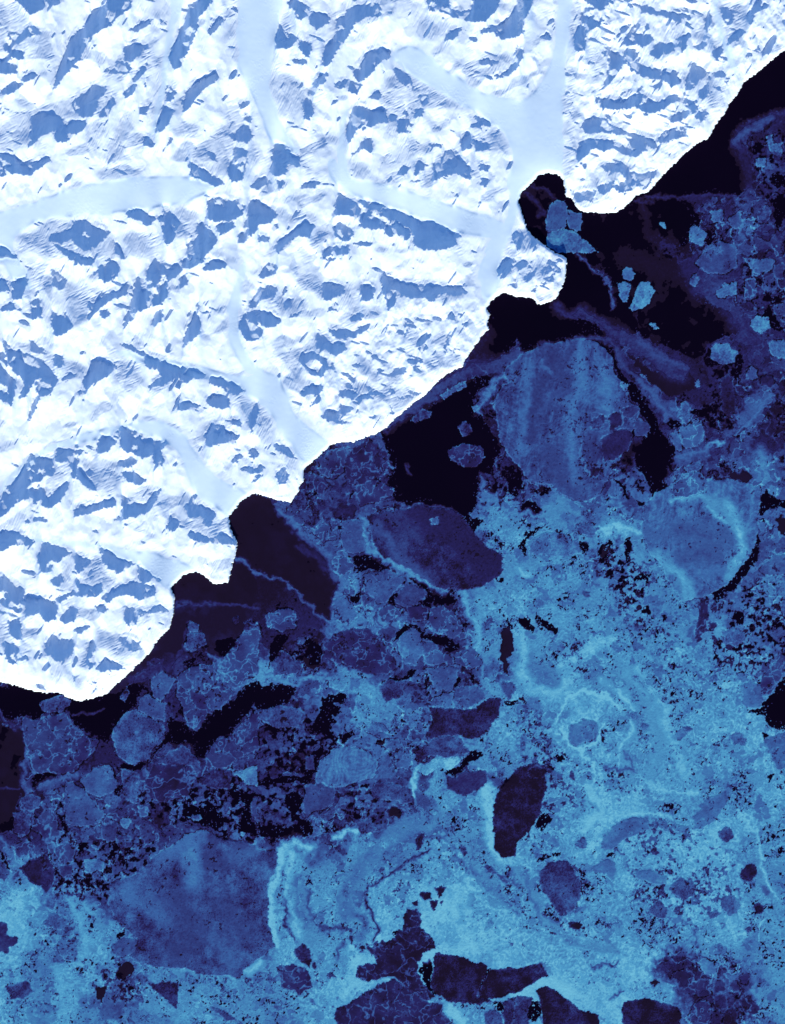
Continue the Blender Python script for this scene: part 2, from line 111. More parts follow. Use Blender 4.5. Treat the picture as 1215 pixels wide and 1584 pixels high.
# floes: tone (0 dark thin ice .. 1 bright thick ice), surface (s smooth, v veined, k pocked, m mottled, f flow-banded) and outline
FLOES = {
'C0': '.5s 185,900 215,905 230,940 225,1030 140,1060 125,1000 135,940;.5s 232,957 290,965 293,1040 270,1048 237,1035 228,990;.55m 135,1062 200,1037 270,1050 310,1085 365,1135 300,1150 180,1140 130,1110;.6s 770,1045 805,1015 855,1050 840,1110 780,1090;.42s 860,1110 920,1095 985,1110 1000,1150 990,1210 940,1240 860,1235 810,1200;.35m 1085,965 1130,930 1150,960 1130,1010 1090,1010;.3s 1085,1020 1150,1010 1170,1050 1130,1090 1090,1070;.6m 650,1000 680,1010 680,1040 660,1030;.5m 1120,620 1150,610 1165,650 1205,650 1200,690 1150,680;.55m 1085,720 1130,710 1135,750 1100,755 1080,745;.45s 960,980 1010,970 1030,1010 990,1040 950,1020;.5m 870,960 930,950 940,1010 890,1010',
'C1': '.6s 470,60 490,35 530,40 535,80 510,105 480,95;.6m 450,120 480,105 515,120 500,195 480,200 460,160;.65m 510,210 560,110 600,110 630,150 600,200 570,225 525,240 505,225;.8s 605,290 625,290 640,315 620,320;.5s 1030,0 1160,0 1150,50 1100,70 1055,50;.5m 780,85 810,75 820,100 800,120 780,110;.6m 900,150 940,110 1000,110 1000,160 960,180 910,180;.3s 1160,30 1205,20 1205,90 1170,90;.35v 1035,100 1080,90 1085,150 1055,190 1035,180;.3s 1150,220 1215,190 1215,260 1170,260;.65m 1055,280 1085,255 1135,265 1140,310 1115,345 1075,330 1055,310;.55m 1145,385 1180,370 1215,365 1215,450 1160,440 1140,415;.55m 875,400 960,390 995,430 990,470 940,480 880,440;.5s 1035,510 1060,490 1095,505 1095,540 1065,550 1035,540;.25s 1105,535 1150,525 1165,555 1140,585 1110,570;.6s 803,550 825,545 830,575 812,584;.6s 470,560 500,570 500,600 480,600;.45m 745,650 780,650 785,720 760,745 735,720;.5v 740,765 830,735 850,800 820,850 770,860 735,820;.5s 690,800 730,780 755,860 735,875 700,830;.5m 760,945 800,920 840,930 830,960 780,970;.25s 385,820 430,785 500,765 525,790 510,860 440,915 395,925 380,880;.22s 415,710 470,690 480,750 420,780;.3m 330,730 380,710 410,720 380,770 340,770;.38s 530,740 580,730 600,760 590,815 540,800;.33s 480,680 540,660 560,690 520,730 485,720;.2s 330,940 380,950 360,990 330,990;.2s 920,560 960,520 990,590 990,700 960,720 925,680;.45v 730,973 830,963 870,1010 840,1060 740,1080 700,1070 720,1000',
'G': '.44f 785,565 800,554 820,540 844,531 885,525 913,526 937,537 947,554 950,574 964,591 974,618 991,636 981,663 974,683 957,714 937,745 920,769 889,776 868,765 851,748 820,748 810,728 800,720 782,696 772,680 766,630 769,611 778,597 790,590 775,580;.56f 1000,775 1030,752 1075,740 1120,741 1162,747 1179,757 1172,790 1171,800 1174,820 1169,845 1145,879 1128,902 1100,923 1073,925 1056,931 1035,900 1018,868 1001,848 992,822 995,795;.27k 570,800 600,790 650,782 690,785 715,795 733,826 752,846 775,856 780,882 765,899 723,912 686,914 653,895 624,876 594,863 578,843 571,820;.6f 489,1200 495,1179 509,1162 535,1152 568,1162 584,1175 580,1200 570,1203 520,1220 486,1212;.44k 211,1349 250,1316 296,1289 316,1283 336,1296 382,1299 400,1312 431,1316 428,1342 416,1368 416,1428 426,1464 400,1481 382,1493 375,1510 329,1510 286,1500 217,1493 198,1480 214,1457 184,1428 165,1398 171,1368;.17k 767,1230 788,1204 800,1190 824,1180 845,1184 845,1228 834,1262 820,1283 800,1304 798,1325 782,1326 767,1316 762,1276;.2k 749,1513 765,1497 800,1497 827,1491 841,1491 846,1508 824,1520 800,1535 778,1546 749,1546 739,1536;.38k 834,1355 851,1334 878,1331 899,1365 899,1389 885,1409 865,1413 848,1389 838,1375',
'B1': '.22v 410,950 440,900 510,850 560,870 605,910 610,980 580,1020 500,1060 440,1075 410,1020;.3v 450,1080 540,1040 640,1080 620,1110 560,1150 480,1160;.35v 270,950 330,900 430,880 420,940 400,1000 350,1030 280,1000;.3m 715,760 770,700 810,715 800,745 740,770;.25v 880,900 960,870 1050,880 1070,930 1030,970 960,980 900,950;.4m 960,760 1000,770 1010,820 960,840 930,800;.6m 1000,690 1025,680 1035,700 1015,720;.5m 850,640 900,610 970,570 980,600 900,640 870,670;.3v 240,1010 300,1020 330,1060 300,1110 240,1080',
'B2': '.4v 355,200 400,190 440,190 450,240 390,275 350,260;.45s 500,270 600,240 690,290 640,340 605,405 560,400 500,350;.38s 660,340 700,310 790,345 790,360 740,410 700,430 640,400;.52s 350,390 400,370 440,410 470,460 440,500 400,510 360,480;.4v 400,330 430,320 460,340 450,370 405,350;.35s 485,370 510,370 515,410 490,425 480,400;.27v 310,600 350,550 420,530 500,520 560,550 610,620 650,700 600,740 540,745 430,700 350,680 310,660;.35v 30,460 90,430 150,430 180,460 170,520 120,540 40,510;.52s 660,560 720,520 765,540 775,640 740,690 690,690 655,620;.4v 770,590 820,580 860,640 900,640 930,690 780,690;.35v 800,430 870,410 920,450 960,510 930,570 850,550 800,510;.42v 920,650 960,620 1030,610 1030,660 1060,690 990,710 930,690;.5s 785,710 900,700 940,720 930,770 900,815 830,810 800,760;.4v 560,440 620,410 680,430 640,480 570,510 540,490;.3v 690,430 770,410 800,420 790,480 740,490 700,460;.45s 915,800 990,785 1080,810 1060,850 980,900 920,860;.25k 800,900 920,900 1010,900 1080,850 1140,850 1130,930 1090,1000 1030,1040 930,1030 850,1060 780,1030 820,950;.42s 1140,780 1190,775 1215,810 1180,855 1140,830;.7k 500,960 590,970 620,1000 560,1040 510,1010;.72m 330,770 360,750 415,790 400,815 335,795;.52s 640,1110 700,1085 720,1130 700,1190 650,1180 640,1150;.5m 590,1050 640,1040 690,1080 640,1095 590,1080;.42m 0,910 100,880 200,900 230,940 180,990 80,990 0,950;.35m 50,680 130,630 200,690 180,740 80,740;.3s 220,1130 265,1120 260,1190 215,1180;.35k 740,1100 820,1040 930,1040 1000,1100 900,1130 800,1120 740,1160;.9k 745,1190 830,1130 960,1130 900,1190 850,1180 780,1215;.38k 600,760 700,770 680,840 600,860 570,800;.55v 560,1010 590,1000 610,1030 570,1050;.45s 400,10 490,20 500,160 410,170 380,100;.4v 250,60 330,30 370,90 300,120;.6m 800,0 850,0 850,30 810,30',
'A2': '.33v 110,940 150,960 300,920 340,970 400,1030 470,1050 450,1100 380,1150 350,1200 160,1200 130,1110 105,1000;.4m 180,870 250,840 310,830 335,870 290,920 210,915 185,900;.48k 530,990 560,940 640,905 700,940 770,980 775,1040 720,1090 690,1150 620,1165 560,1130 530,1070;.4s 660,850 700,820 720,850 780,870 770,960 700,930 650,900;.45s 715,770 760,720 820,760 800,820 760,860 715,830;.35v 830,750 900,700 1030,690 1040,780 1100,830 1050,900 970,920 940,1005 880,980 860,900 830,830;.4v 1040,690 1130,560 1160,510 1215,490 1215,740 1150,770 1100,810 1050,770;.3m 560,840 600,800 610,830 580,870;.5k 880,500 900,480 935,500 930,540 890,540;.42k 880,540 960,550 970,600 900,640 870,610;.3v 970,1130 1010,1060 1080,1020 1170,950 1215,900 1215,1100 1100,1140 1080,1180 960,1171;.32m 690,1170 780,1110 860,1070 930,1130 940,1190 900,1215 690,1215;.3m 1090,480 1110,470 1125,490 1105,510;.25v 1140,500 1200,480 1215,510 1160,540',
'A3': '.45s 300,90 340,75 400,120 460,190 500,230 440,280 380,290 310,280 300,180;.5s 380,70 440,10 520,0 550,60 540,120 470,150 400,120;.22v 680,70 720,0 900,0 920,60 880,150 780,170 700,150 680,100;.3v 160,260 230,200 270,220 280,330 210,340 150,300;.3m 100,150 130,130 190,150 185,200 150,220 110,200;.35m 60,230 110,210 140,240 140,320 100,340 60,310;.3v 65,370 130,350 170,380 150,420 80,430;.22s 80,490 150,440 220,420 255,480 250,560 220,600 160,550 110,510;.35v 255,400 300,355 370,380 350,450 280,450;.3s 275,465 340,465 345,510 300,525 275,495;.6m 560,260 600,235 620,270 600,300 570,290;.35s 480,280 550,270 550,350 500,370 480,340;.35s 550,330 620,330 630,380 570,390;.55m 390,440 470,440 510,470 470,500 400,500;.55s 275,820 310,795 360,810 375,870 340,920 290,905 270,870;.3s 0,730 30,750 30,790 80,800 80,840 40,860 35,885 0,870;.5s 525,840 600,800 650,820 640,870 600,890 540,900;.45s 480,1100 530,1010 590,1015 590,1140 560,1200 480,1200 460,1150;.68s 120,1140 180,1110 250,1130 270,1200 200,1230 130,1210;.4k 30,1040 120,1010 160,1060 100,1100 50,1100;.3k 700,1030 830,1020 840,1100 830,1150 770,1090;.75s 1110,1000 1140,985 1165,1040 1130,1110 1110,1060;.35s 1180,170 1215,145 1215,280 1190,240;.65m 1095,30 1215,0 1215,100 1150,90;.35s 0,440 30,470 45,510 20,545 0,530;.2m 920,70 1000,10 1090,20 1090,110 1000,110;.45m 210,690 270,690 330,740 300,770 200,760;.5m 880,240 940,225 960,245 910,260;.4v 640,190 700,170 700,230 660,250;.3m 980,1130 1040,1150 1120,1200 1050,1200;.4m 570,10 650,60 640,180 600,170 570,90',
'B3': '.3s 900,60 960,30 1070,20 1080,80 1030,120 960,150 885,110;.28v 80,950 160,935 230,970 260,1040 200,1080 110,1040;.2m 170,880 210,830 245,870 240,950 200,930;.16v 450,990 470,950 520,925 560,930 540,890 510,870 560,840 640,810 680,760 690,700 740,670 770,700 760,760 810,800 830,850 770,880 745,930 760,1010 830,1080 780,1110 700,1040 640,990 520,1020;.22v 370,1150 470,1090 540,1040 640,1000 700,1040 780,1110 860,1130 920,1230 365,1230;.2k 810,1040 830,880 900,890 1060,930 1085,960 1050,1000 1030,1080 1100,1110 900,1120 840,1070;.17s 760,600 815,590 815,630 775,635;.12s 825,575 885,570 850,625;.15s 805,640 840,635 835,690 815,680;.17s 730,640 750,635 750,660 735,660;.14s 845,640 865,630 855,665;.06s 600,215 640,185 670,210 655,250 620,240;.2s 730,405 750,330 775,320 770,370 750,400;.2s 360,390 380,365 400,380 375,405;.4s 210,220 220,90 290,80 360,115 350,170 280,210 230,250;.38k 525,120 560,70 640,80 720,110 730,190 640,170 540,160;.35m 430,250 540,250 560,310 480,320;.15v 700,680 750,680 765,750 700,760 680,720;.17s 510,830 550,870 530,900 510,880;.12s 780,850 810,830 830,855 800,870;.3k 1160,1110 1215,1090 1260,1100 1260,1215 1150,1215 1150,1150;.42m 1060,1160 1110,1140 1150,1180 1140,1215 1060,1215;.4m 240,1100 260,1090 280,1130 250,1135;.35m 255,330 340,320 350,370 290,370;.3s 540,835 560,825 570,850 550,860;.2s 480,860 500,845 505,865 485,870;.2s 570,830 590,815 600,835 580,850;.3m 945,400 965,390 985,410 965,425;.35m 1050,480 1080,470 1125,500 1110,520 1070,500;.3m 320,975 350,970 365,995 330,1000;.3s 400,765 430,770 430,785 405,785;.25s 430,800 445,795 445,830 435,840;.25s 250,930 270,925 275,945 255,950;.3m 570,485 595,475 600,490 580,500',
'C3': '.58s 390,330 430,270 520,240 590,240 595,290 500,330 440,380 380,370;.58s 800,290 800,230 870,140 940,115 960,150 920,220 870,270 830,290;.42k 915,310 935,275 975,285 985,330 950,350 920,335;.55k 630,250 665,245 690,280 680,305 640,285;.65s 705,290 730,260 780,270 760,300 720,305;.5k 270,360 295,320 320,340 315,380 290,380;.62s 345,450 400,420 445,440 450,500 430,525 380,485 345,475;.62s 530,480 600,470 680,500 680,540 610,540 540,510;.5k 690,540 740,500 800,530 805,590 760,610 710,580;.45k 590,650 640,610 690,640 680,690 640,695 600,670;.2s 1015,480 1060,440 1090,460 1080,500 1040,530 1020,510;.42s 1100,550 1130,545 1150,570 1130,595 1105,580;.15s 1075,640 1100,620 1125,640 1110,670 1085,680;.5k 920,600 970,580 1010,610 1015,660 960,690 925,650;.5k 860,665 900,650 920,680 880,690;.12s 230,720 260,712 298,730 280,742 240,738;.62s 815,900 850,870 900,900 895,945 850,945;.15s 600,980 630,975 645,990 625,1003;.2k 85,1020 140,995 220,1050 300,1110 375,1135 365,1250 130,1250 100,1080;.18k 475,1100 500,1065 620,1055 680,1075 720,1090 745,1130 720,1250 480,1250;.3k 0,1040 70,1050 60,1110 50,1250 -30,1250;.25v 700,940 760,920 800,950 790,1000 740,1000;.25v 750,1000 830,965 880,970 880,1035 830,1050 770,1030;.3s 960,980 1000,970 1010,1010 975,1030;.3v 1000,950 1030,935 1055,950 1040,990 1010,980;.22v 1000,1060 1060,1050 1105,1100 1080,1130 1020,1110;.3v 780,1100 840,1060 880,1090 870,1230 800,1230;.25s 890,1050 950,1040 960,1100 900,1110;.15s 940,1110 980,1090 1005,1130 980,1230 930,1230;.25s 890,970 940,965 945,1020 890,1040;.5m 1100,1150 1150,1135 1180,1180 1100,1200;.4m 720,640 745,630 730,675 705,660;.55s 210,150 150,170 140,140;.5s 160,30 190,20 200,60 170,70;.5m 895,810 920,800 930,830 905,840;.35s 1040,730 1060,720 1065,740 1040,760;.3s 240,20 262,30 265,60 245,60',
'C2': '.5m 270,40 330,30 375,50 340,90 280,80;.57s 1000,770 1060,735 1105,760 1115,830 1090,865 1020,855;.35v 1105,735 1190,620 1215,620 1200,720 1150,800 1115,800;.52s 1120,1010 1170,985 1215,975 1260,1000 1260,1130 1180,1140 1140,1080;.5s 1100,240 1160,170 1260,160 1260,260 1120,270;.62s 230,960 300,910 360,930 370,980 320,1020 260,1030 235,1000;.55m 920,510 980,500 1040,540 1000,580 940,580;.22v 820,380 860,375 870,430 860,490 830,560 805,570 820,480;.2v 875,375 900,385 905,415 885,430;.2v 860,480 890,475 905,495 880,510;.15k 50,1150 90,1125 130,1140 130,1180 50,1180;.5k 960,990 1000,970 1040,1000 1030,1035 980,1030;.5m 840,730 900,710 925,740 880,760;.62k 40,120 120,65 200,70 280,100 300,160 180,180 60,160;.45k 740,950 780,940 800,960 770,975;.5m 1190,380 1215,370 1250,400 1215,450 1195,430;.6m 530,290 580,280 590,310 560,330;.8m 1030,890 1055,885 1060,905 1040,915;.5m 300,345 330,335 340,355 310,360',
}
# open water: leads, polynyas and bays (tone of the thin skin of ice on it, outline)
WATER = {
'C0': '0 1300,-100 1300,480 1140,525 1030,565 975,630 960,665 1005,690 1035,760 1050,830 1030,880 880,882 700,885 590,885 400,985 200,985 0,900 0,780 140,700 500,800 1000,300;.02 290,960 500,935 600,900 780,900 800,960 830,1000 770,1050 790,1130 740,1160 690,1090 640,1060 620,1190 290,1190 0,1190 0,780;0 1165,880 1215,870 1215,1000 1180,1060 1160,960;0 850,1040 890,1040 890,1100 860,1090;0 1070,640 1120,660 1080,710;.02 1150,800 1215,780 1215,860 1160,840',
'C1': '0 0,0 270,-20 400,70 430,200 540,250 580,340 460,330 330,240 200,260 190,210 100,330 0,430;0 200,260 330,290 430,360 330,355 130,385 0,430 0,170 200,220;.02 400,-30 530,-30 730,-20 760,60 800,140 900,220 1000,260 1020,340 850,380 830,450 770,450 680,400 560,340 560,250 500,240 430,200 440,110 380,40;0 330,365 410,375 440,430 470,500 490,545 560,600 610,680 640,790 730,870 700,960 650,1110 600,1070 590,990 545,950 540,870 590,810 590,740 550,700 560,670 500,590 460,530 430,430 390,390;0 990,440 1035,440 1010,520 1000,580 980,520;0 850,400 890,400 890,480 850,490;0 785,680 850,680 850,720 800,725;0 680,750 740,735 750,755 700,780;.07 490,420 600,500 740,560 800,510 800,600 700,630 640,600 560,500;.15 935,995 1020,960 1070,965 1040,1010;.03 1110,1050 1190,1080 1260,1120 1260,1150 1180,1130 1130,1130 1100,1171 1085,1150;0 830,1060 860,990 850,990;.02 80,1020 160,1030 120,1080;0 0,930 40,1000 0,1060;0 530,1080 580,1090 550,1125;0 440,980 470,1040 510,1110 500,1060 455,1000;0 1060,240 1130,240 1210,310 1190,330 1140,320 1120,270;.02 1020,10 1050,60 1100,80 1030,60;0 0,1170 40,1080 100,1090 130,1171',
'B1': '0 1075,160 1215,130 1215,455 1000,495 990,440 1080,330;0 560,800 640,760 760,720 880,600 1080,540 1105,580 1000,640 1010,700 1050,760 1150,890 1100,950 1100,1030 1040,1000 1030,1100 1030,1215 900,1215 860,1160 720,1160 640,1140 610,1100 630,960 600,880;0 810,600 890,540 945,540 870,600;0 1150,960 1215,970 1215,1130 1160,1050;.05 215,990 290,930 240,1010;0 435,1090 450,1090 445,1150',
'G': '.07 340,800 390,755 436,793 470,823 510,860 520,885 528,912 515,920 513,960 508,963 490,945 450,905 410,888 370,880 350,860;.07 255,910 280,870 330,880 350,900 360,840 400,888 400,938 348,933 273,935',
'A2': '.14 830,400 1215,410 1130,560 1030,690 970,600 880,450 860,540 860,640 740,640 610,770 550,860 500,800 790,500;.01 0,760 270,810 390,850 560,820 700,760 680,820 650,850 640,900 540,950 520,1060 480,1050 400,1010 340,950 330,920 300,910 200,920 160,970 120,930 0,950;0 1000,600 1060,690 1120,560 1040,590;.05 -200,930 50,1000 110,1000 130,1100 90,1215 -200,1215;0 870,670 930,650 900,700 870,715;0 940,1010 980,920 1060,900 1130,820 1215,750 1215,880 1120,980 1010,1060 950,1150 900,1060 860,1050 770,1060 720,1130 700,1160 630,1170 560,1160 690,1190 720,1110 790,1020 790,940 840,970 880,990',
'A3': '0 145,50 180,30 275,35 240,75 190,95 150,100;.05 -200,0 100,0 105,110 100,150 60,240 50,320 -200,360;0 550,0 690,0 650,30 590,25;0 890,190 1000,190 1060,230 1050,280 1010,310 960,270 890,265 850,240;0 690,150 740,200 700,200;0 1080,110 1215,130 1180,170 1190,270 1215,350 1130,310 1130,250 1170,210 1080,150;.02 0,405 30,420 50,500 30,480;0 270,180 300,250 330,330 290,280;0 230,390 280,530 255,480;0 365,360 420,350 400,400 380,440;.05 440,1040 510,1040 490,1110 450,1100;.05 550,915 600,915 630,960 600,1000 550,1000;0 680,390 740,380 740,400 690,410;0 730,470 800,435 840,460 760,480;0 545,90 580,90 570,150 550,140;0 550,790 600,780 560,820',
'B2': '0 -10,780 180,790 160,860 60,900 -10,900;0 60,600 130,540 150,570 60,690 40,700;.07 200,650 300,680 270,720 210,700;0 420,180 580,180 600,240 510,250 470,260 440,220;0 430,370 490,340 470,400 440,400;.03 615,370 655,345 640,400 610,400;0 700,280 800,310 870,350 930,380 920,410 830,400 740,420 800,360 720,300;0 640,600 640,560 670,510 740,500 800,550 880,560 960,600 910,640 870,620 820,575 770,570 740,515 690,530 655,570;0 565,800 600,755 680,745 740,700 750,715 690,765 610,765;0 770,710 860,695 780,720;0 910,820 940,750 960,770 930,800;0 960,715 1020,740 1010,780 990,730;0 1150,865 1215,850 1215,870 1170,885;0 1110,290 1160,290 1150,305;0 310,830 410,820 410,870 330,870 400,900 340,960 340,1020 270,1020 270,960 300,880;.03 380,1040 450,1000 440,1030;0 275,1060 300,1050 295,1120 270,1215 210,1200 260,1190;0 870,1190 950,1160 1010,1080 1060,1110 990,1150 930,1215;0 940,0 1050,0 1030,70 970,50;.05 540,1050 590,1040 570,1090;.08 1130,530 1190,510 1190,680 1150,750 1150,640;0 780,860 830,835 905,815 905,822 840,845;.02 200,570 300,580 300,690 220,690',
'B3': '0 0,60 140,60 200,50 220,20 260,40 240,75 150,90 60,90 0,110;0 130,130 190,120 220,180 180,210 200,260 260,280 250,320 130,330 60,340 0,320 0,280 90,290 200,290 150,230 130,180;0 870,40 950,10 890,60;0 820,900 810,1030 845,1080 780,1040 750,930;0 1050,1000 1085,950 1105,960 1060,1010 1030,1080 1025,1050;0 1090,1110 1150,1120 1160,1160 1110,1140;0 470,90 530,75 510,110;.03 360,140 380,125 370,150;0 905,240 930,240 920,280;0 1110,95 1140,95 1110,120;0 620,800 690,765 660,820;0 480,1090 490,1200 480,1200',
'C3': '0 75,290 110,210 150,240 150,260 110,295;0 0,30 40,60 20,90 0,90;0 80,440 120,405 200,385 210,400 140,410;0 385,410 430,390 455,415;0 1130,50 1180,25 1160,60 1125,85;0 255,610 288,595 272,650;0 60,1060 100,1070 100,1130 60,1171;.05 870,1000 890,1010 890,1070;.05 720,940 745,960 740,1000;0 840,850 900,885 890,895;0 730,210 750,180 710,215;0 1155,185 1195,160 1170,190;0 460,765 485,770 470,785;.03 130,190 165,225 150,225;0 730,240 780,240 775,247;0 185,285 215,290 200,293;0 640,195 655,180 645,200;0 1160,310 1215,280 1215,295;0 570,780 580,820 576,830;0 610,570 640,575 625,585;0 330,395 345,388 335,408',
'C2': '0 10,100 60,60 140,30 90,70 30,110 40,170 20,190 20,130;0 285,95 330,115 290,165;.02 370,110 430,90 420,140 400,190 360,180;0 490,100 520,90 520,150 500,200 480,240 480,200;0 520,280 590,240 600,290 575,370 560,320;0 0,460 70,450 75,520 40,510;0 80,420 130,480 185,500 185,530 110,510;0 1095,60 1110,110 1090,180 1000,310 940,360 890,380 870,380 920,330 1010,230 1080,130;0 1115,830 1170,790 1230,680 1260,970 1140,960 1120,900 1020,880 1100,860;0 970,480 1000,440 1040,400 1030,490;0 920,560 945,580 920,600;0 970,600 1030,585 1000,610;0 885,620 910,610 910,650;0 700,660 725,660 715,690;0 655,440 690,435 680,480;.02 560,430 600,400 610,450;0 1110,980 1140,985 1125,1030;0 0,1130 20,1140 20,1171 0,1171;0 150,1090 230,1060 190,1110;.02 0,810 60,830 40,845;0 1010,685 1070,695 1010,700;.05 1170,10 1215,0 1215,80 1180,70;0 265,350 290,355 275,365;0 195,570 245,585 235,590;0 760,330 767,345 757,390 755,385',
}
# tone of the pack between the floes: x,y,tone
PACK = '1050,1510,.25 1090,1520,.22 1060,1540,.3 1100,1550,.22 1140,1560,.28 1070,1575,.25 1120,1578,.22 1050,1490,.3 1130,1530,.35 1180,210,.3 1130,260,.1 1180,250,.3 1205,260,.4 990,310,.12 1050,315,.15 1110,310,.3 1160,320,.45 1210,310,.2 980,350,.1 1030,350,.12 1080,350,.4 1140,360,.5 1190,350,.45 940,400,.1 990,400,.08 1050,400,.25 1100,400,.4 1150,410,.45 1200,400,.4 945,440,.4 980,450,.2 1080,440,.35 1140,450,.5 1200,460,.4 1120,430,.5 990,470,.1 1050,480,.1 1130,480,.35 1190,490,.3 960,530,.3 1010,550,.25 1060,560,.15 1120,560,.25 1150,520,.25 1180,560,.3 1000,600,.45 1020,640,.45 1070,600,.2 1080,640,.3 1120,620,.25 1160,620,.4 1205,610,.35 1020,670,.45 1090,680,.35 1130,680,.5 1170,710,.65 1205,720,.4 1190,680,.25 1060,710,.4 1120,720,.45 1180,740,.6 1000,700,.0 960,750,.45 985,770,.5 1030,780,.6 920,790,.6 880,780,.65 850,790,.8 830,770,.5 800,760,.2 790,790,.75 1195,790,.6 760,790,.7 780,830,.85 750,780,.55 760,740,.3 745,690,.3 760,650,.35 740,620,.35 760,590,.35 720,590,.3 690,600,.35 800,830,.85 870,830,.8 950,820,.85 985,850,.7 1010,900,.75 1040,930,.7 950,870,.6 880,880,.8 840,900,.8 800,890,.75 800,930,.9 750,940,.85 760,910,.7 850,960,.8 930,920,.75 990,950,.7 1080,960,.7 1140,930,.6 1180,890,.65 1200,830,.55 1160,960,.7 1200,950,.6 1110,1000,.75 1170,1010,.7 1200,1010,.4 1060,1040,.85 1000,1000,.78 930,980,.82 880,1000,.8 830,1010,.75 1000,1060,.82 960,1040,.8 900,1050,.85 850,1060,.85 810,1060,.75 1080,1100,.85 1140,1080,.85 1190,1100,.8 1170,1150,.9 1110,1160,.9 1040,1120,.84 1000,1110,.78 960,1100,.85 890,1090,.95 840,1110,.8 820,1140,.8 850,1180,.75 900,1160,.92 950,1170,.84 1010,1170,.84 1080,1190,.85 1190,1190,.85 780,1100,.85 790,1150,.85 780,1180,.7 760,1060,.75 750,1000,.75 740,970,.8 730,950,.85 760,980,.72 480,740,.3 490,700,.35 460,770,.4 480,790,.4 520,780,.4 560,780,.4 600,770,.35 550,820,.45 500,830,.5 520,850,.55 560,850,.4 600,860,.45 640,900,.5 700,920,.3 660,940,.35 720,930,.4 560,870,.5 545,910,.6 540,950,.65 570,960,.6 600,930,.4 620,960,.55 640,990,.4 600,1000,.5 700,970,.4 740,940,.75 600,1030,.45 650,1050,.45 700,1010,.4 740,1040,.4 620,1080,.65 560,1080,.82 540,1060,.75 590,1100,.8 640,1090,.7 650,1120,.6 600,1140,.55 540,1130,.6 500,1120,.3 520,1100,.5 480,1060,.55 460,1040,.55 430,1040,.7 410,1050,.8 440,1000,.2 480,970,.2 430,960,.2 400,940,.15 460,910,.18 420,900,.1 500,1000,.3 480,1020,.45 430,1090,.35 400,1100,.4 440,1130,.35 410,1140,.3 400,1170,.35 450,1170,.35 470,1140,.3 420,1200,.35 380,1180,.4 350,1200,.3 640,1150,.45 700,1150,.4 740,1170,.8 680,1190,.85 720,1200,.45 760,1200,.55 700,1230,.85 750,1250,.85 740,1290,.7 640,1230,.5 620,1200,.4 580,1240,.4 540,1250,.45 500,1260,.35 470,1230,.4 430,1220,.35 420,1250,.4 440,1290,.4 520,1290,.5 570,1270,.4 560,1310,.8 620,1290,.7 670,1270,.7 700,1290,.8 700,1330,.8 640,1330,.75 600,1310,.6 480,1310,.5 460,1320,.9 500,1330,.75 440,1350,.85 430,1400,.85 440,1450,.9 460,1400,.78 470,1350,.8 500,1380,.8 510,1400,.92 480,1440,.72 530,1440,.8 520,1480,.8 560,1460,.92 550,1410,.75 590,1400,.9 620,1430,.95 650,1380,.95 680,1340,.9 650,1420,.98 700,1400,.98 740,1450,.98 690,1450,.95 760,1400,.9 790,1420,.88 760,1340,.75 730,1310,.75 780,1350,.8 620,1400,.92 600,1450,.98 570,1500,.98 540,1540,.95 500,1520,.92 440,1500,.9 470,1560,.85 420,1540,.75 430,1575,.7 400,1500,.6 380,1530,.7 350,1520,.8 330,1560,.85 370,1560,.75 290,1530,.75 250,1530,.85 230,1570,.7 240,1500,.8 280,1510,.7 200,1500,.5 180,1480,.85 150,1460,.85 130,1430,.9 120,1400,.85 150,1420,.7 110,1370,.6 140,1380,.45 190,1360,.5 200,1400,.45 160,1350,.5 150,1320,.5 200,1320,.45 230,1300,.45 180,1290,.5 260,1280,.4 220,1250,.35 170,1250,.5 140,1280,.5 100,1290,.45 40,1310,.4 10,1320,.45 50,1330,.45 20,1360,.85 60,1370,.92 30,1400,.98 10,1440,.97 40,1450,.98 60,1420,.95 20,1480,.92 60,1490,.7 80,1460,.7 40,1510,.7 10,1530,.92 90,1540,.92 60,1560,.7 10,1570,.9 110,1510,.8 130,1500,.85 100,1575,.85 130,1560,.7 100,1440,.6 70,1430,.6 90,1400,.6 120,1350,.4 60,1200,.3 30,1220,.3 35,1180,.3 110,1200,.35 130,1220,.45 200,1200,.35 220,1220,.4 170,1170,.2 300,1230,.55 330,1240,.5 280,1220,.35 260,1240,.35 350,1260,.5 300,1270,.45 380,1260,.4 380,1210,.4 240,1140,.3 270,1090,.25 250,1070,.25 310,1120,.3 280,1060,.3 350,960,.2 300,960,.2 380,980,.25 330,1000,.25 820,1200,.5 860,1210,.85 880,1250,.85 850,1300,.85 800,1340,.9 820,1310,.9 870,1310,.8 920,1280,.95 900,1330,.85 920,1360,.82 930,1230,.92 980,1230,.95 1030,1230,.85 960,1200,.82 1000,1210,.9 1080,1220,.8 1150,1220,.8 1190,1230,.85 1140,1260,.88 1170,1300,.85 1200,1300,.8 1200,1350,.72 1180,1380,.75 1100,1300,.95 1060,1290,.92 1020,1300,.92 1020,1330,.85 980,1340,.85 960,1380,.88 930,1400,.85 890,1430,.9 860,1430,.85 830,1420,.8 800,1400,.85 810,1460,.92 850,1470,.88 900,1470,.85 950,1450,.85 990,1440,.8 1040,1420,.88 1080,1400,.95 1110,1350,.92 1130,1380,.9 1150,1410,.92 1190,1430,.8 1180,1480,.75 1200,1530,.75 1160,1500,.7 1120,1470,.88 1130,1430,.95 1080,1440,.85 1040,1450,.85 1000,1480,.93 950,1490,.95 900,1500,.9 860,1510,.95 840,1540,.95 900,1540,.97 940,1570,.97 1000,1520,.96 1040,1540,.95 1060,1580,.9 1180,1570,.7 1120,1520,.75 1090,1510,.5 750,1575,.9 730,1560,.8 700,1490,.98 780,1480,.95'
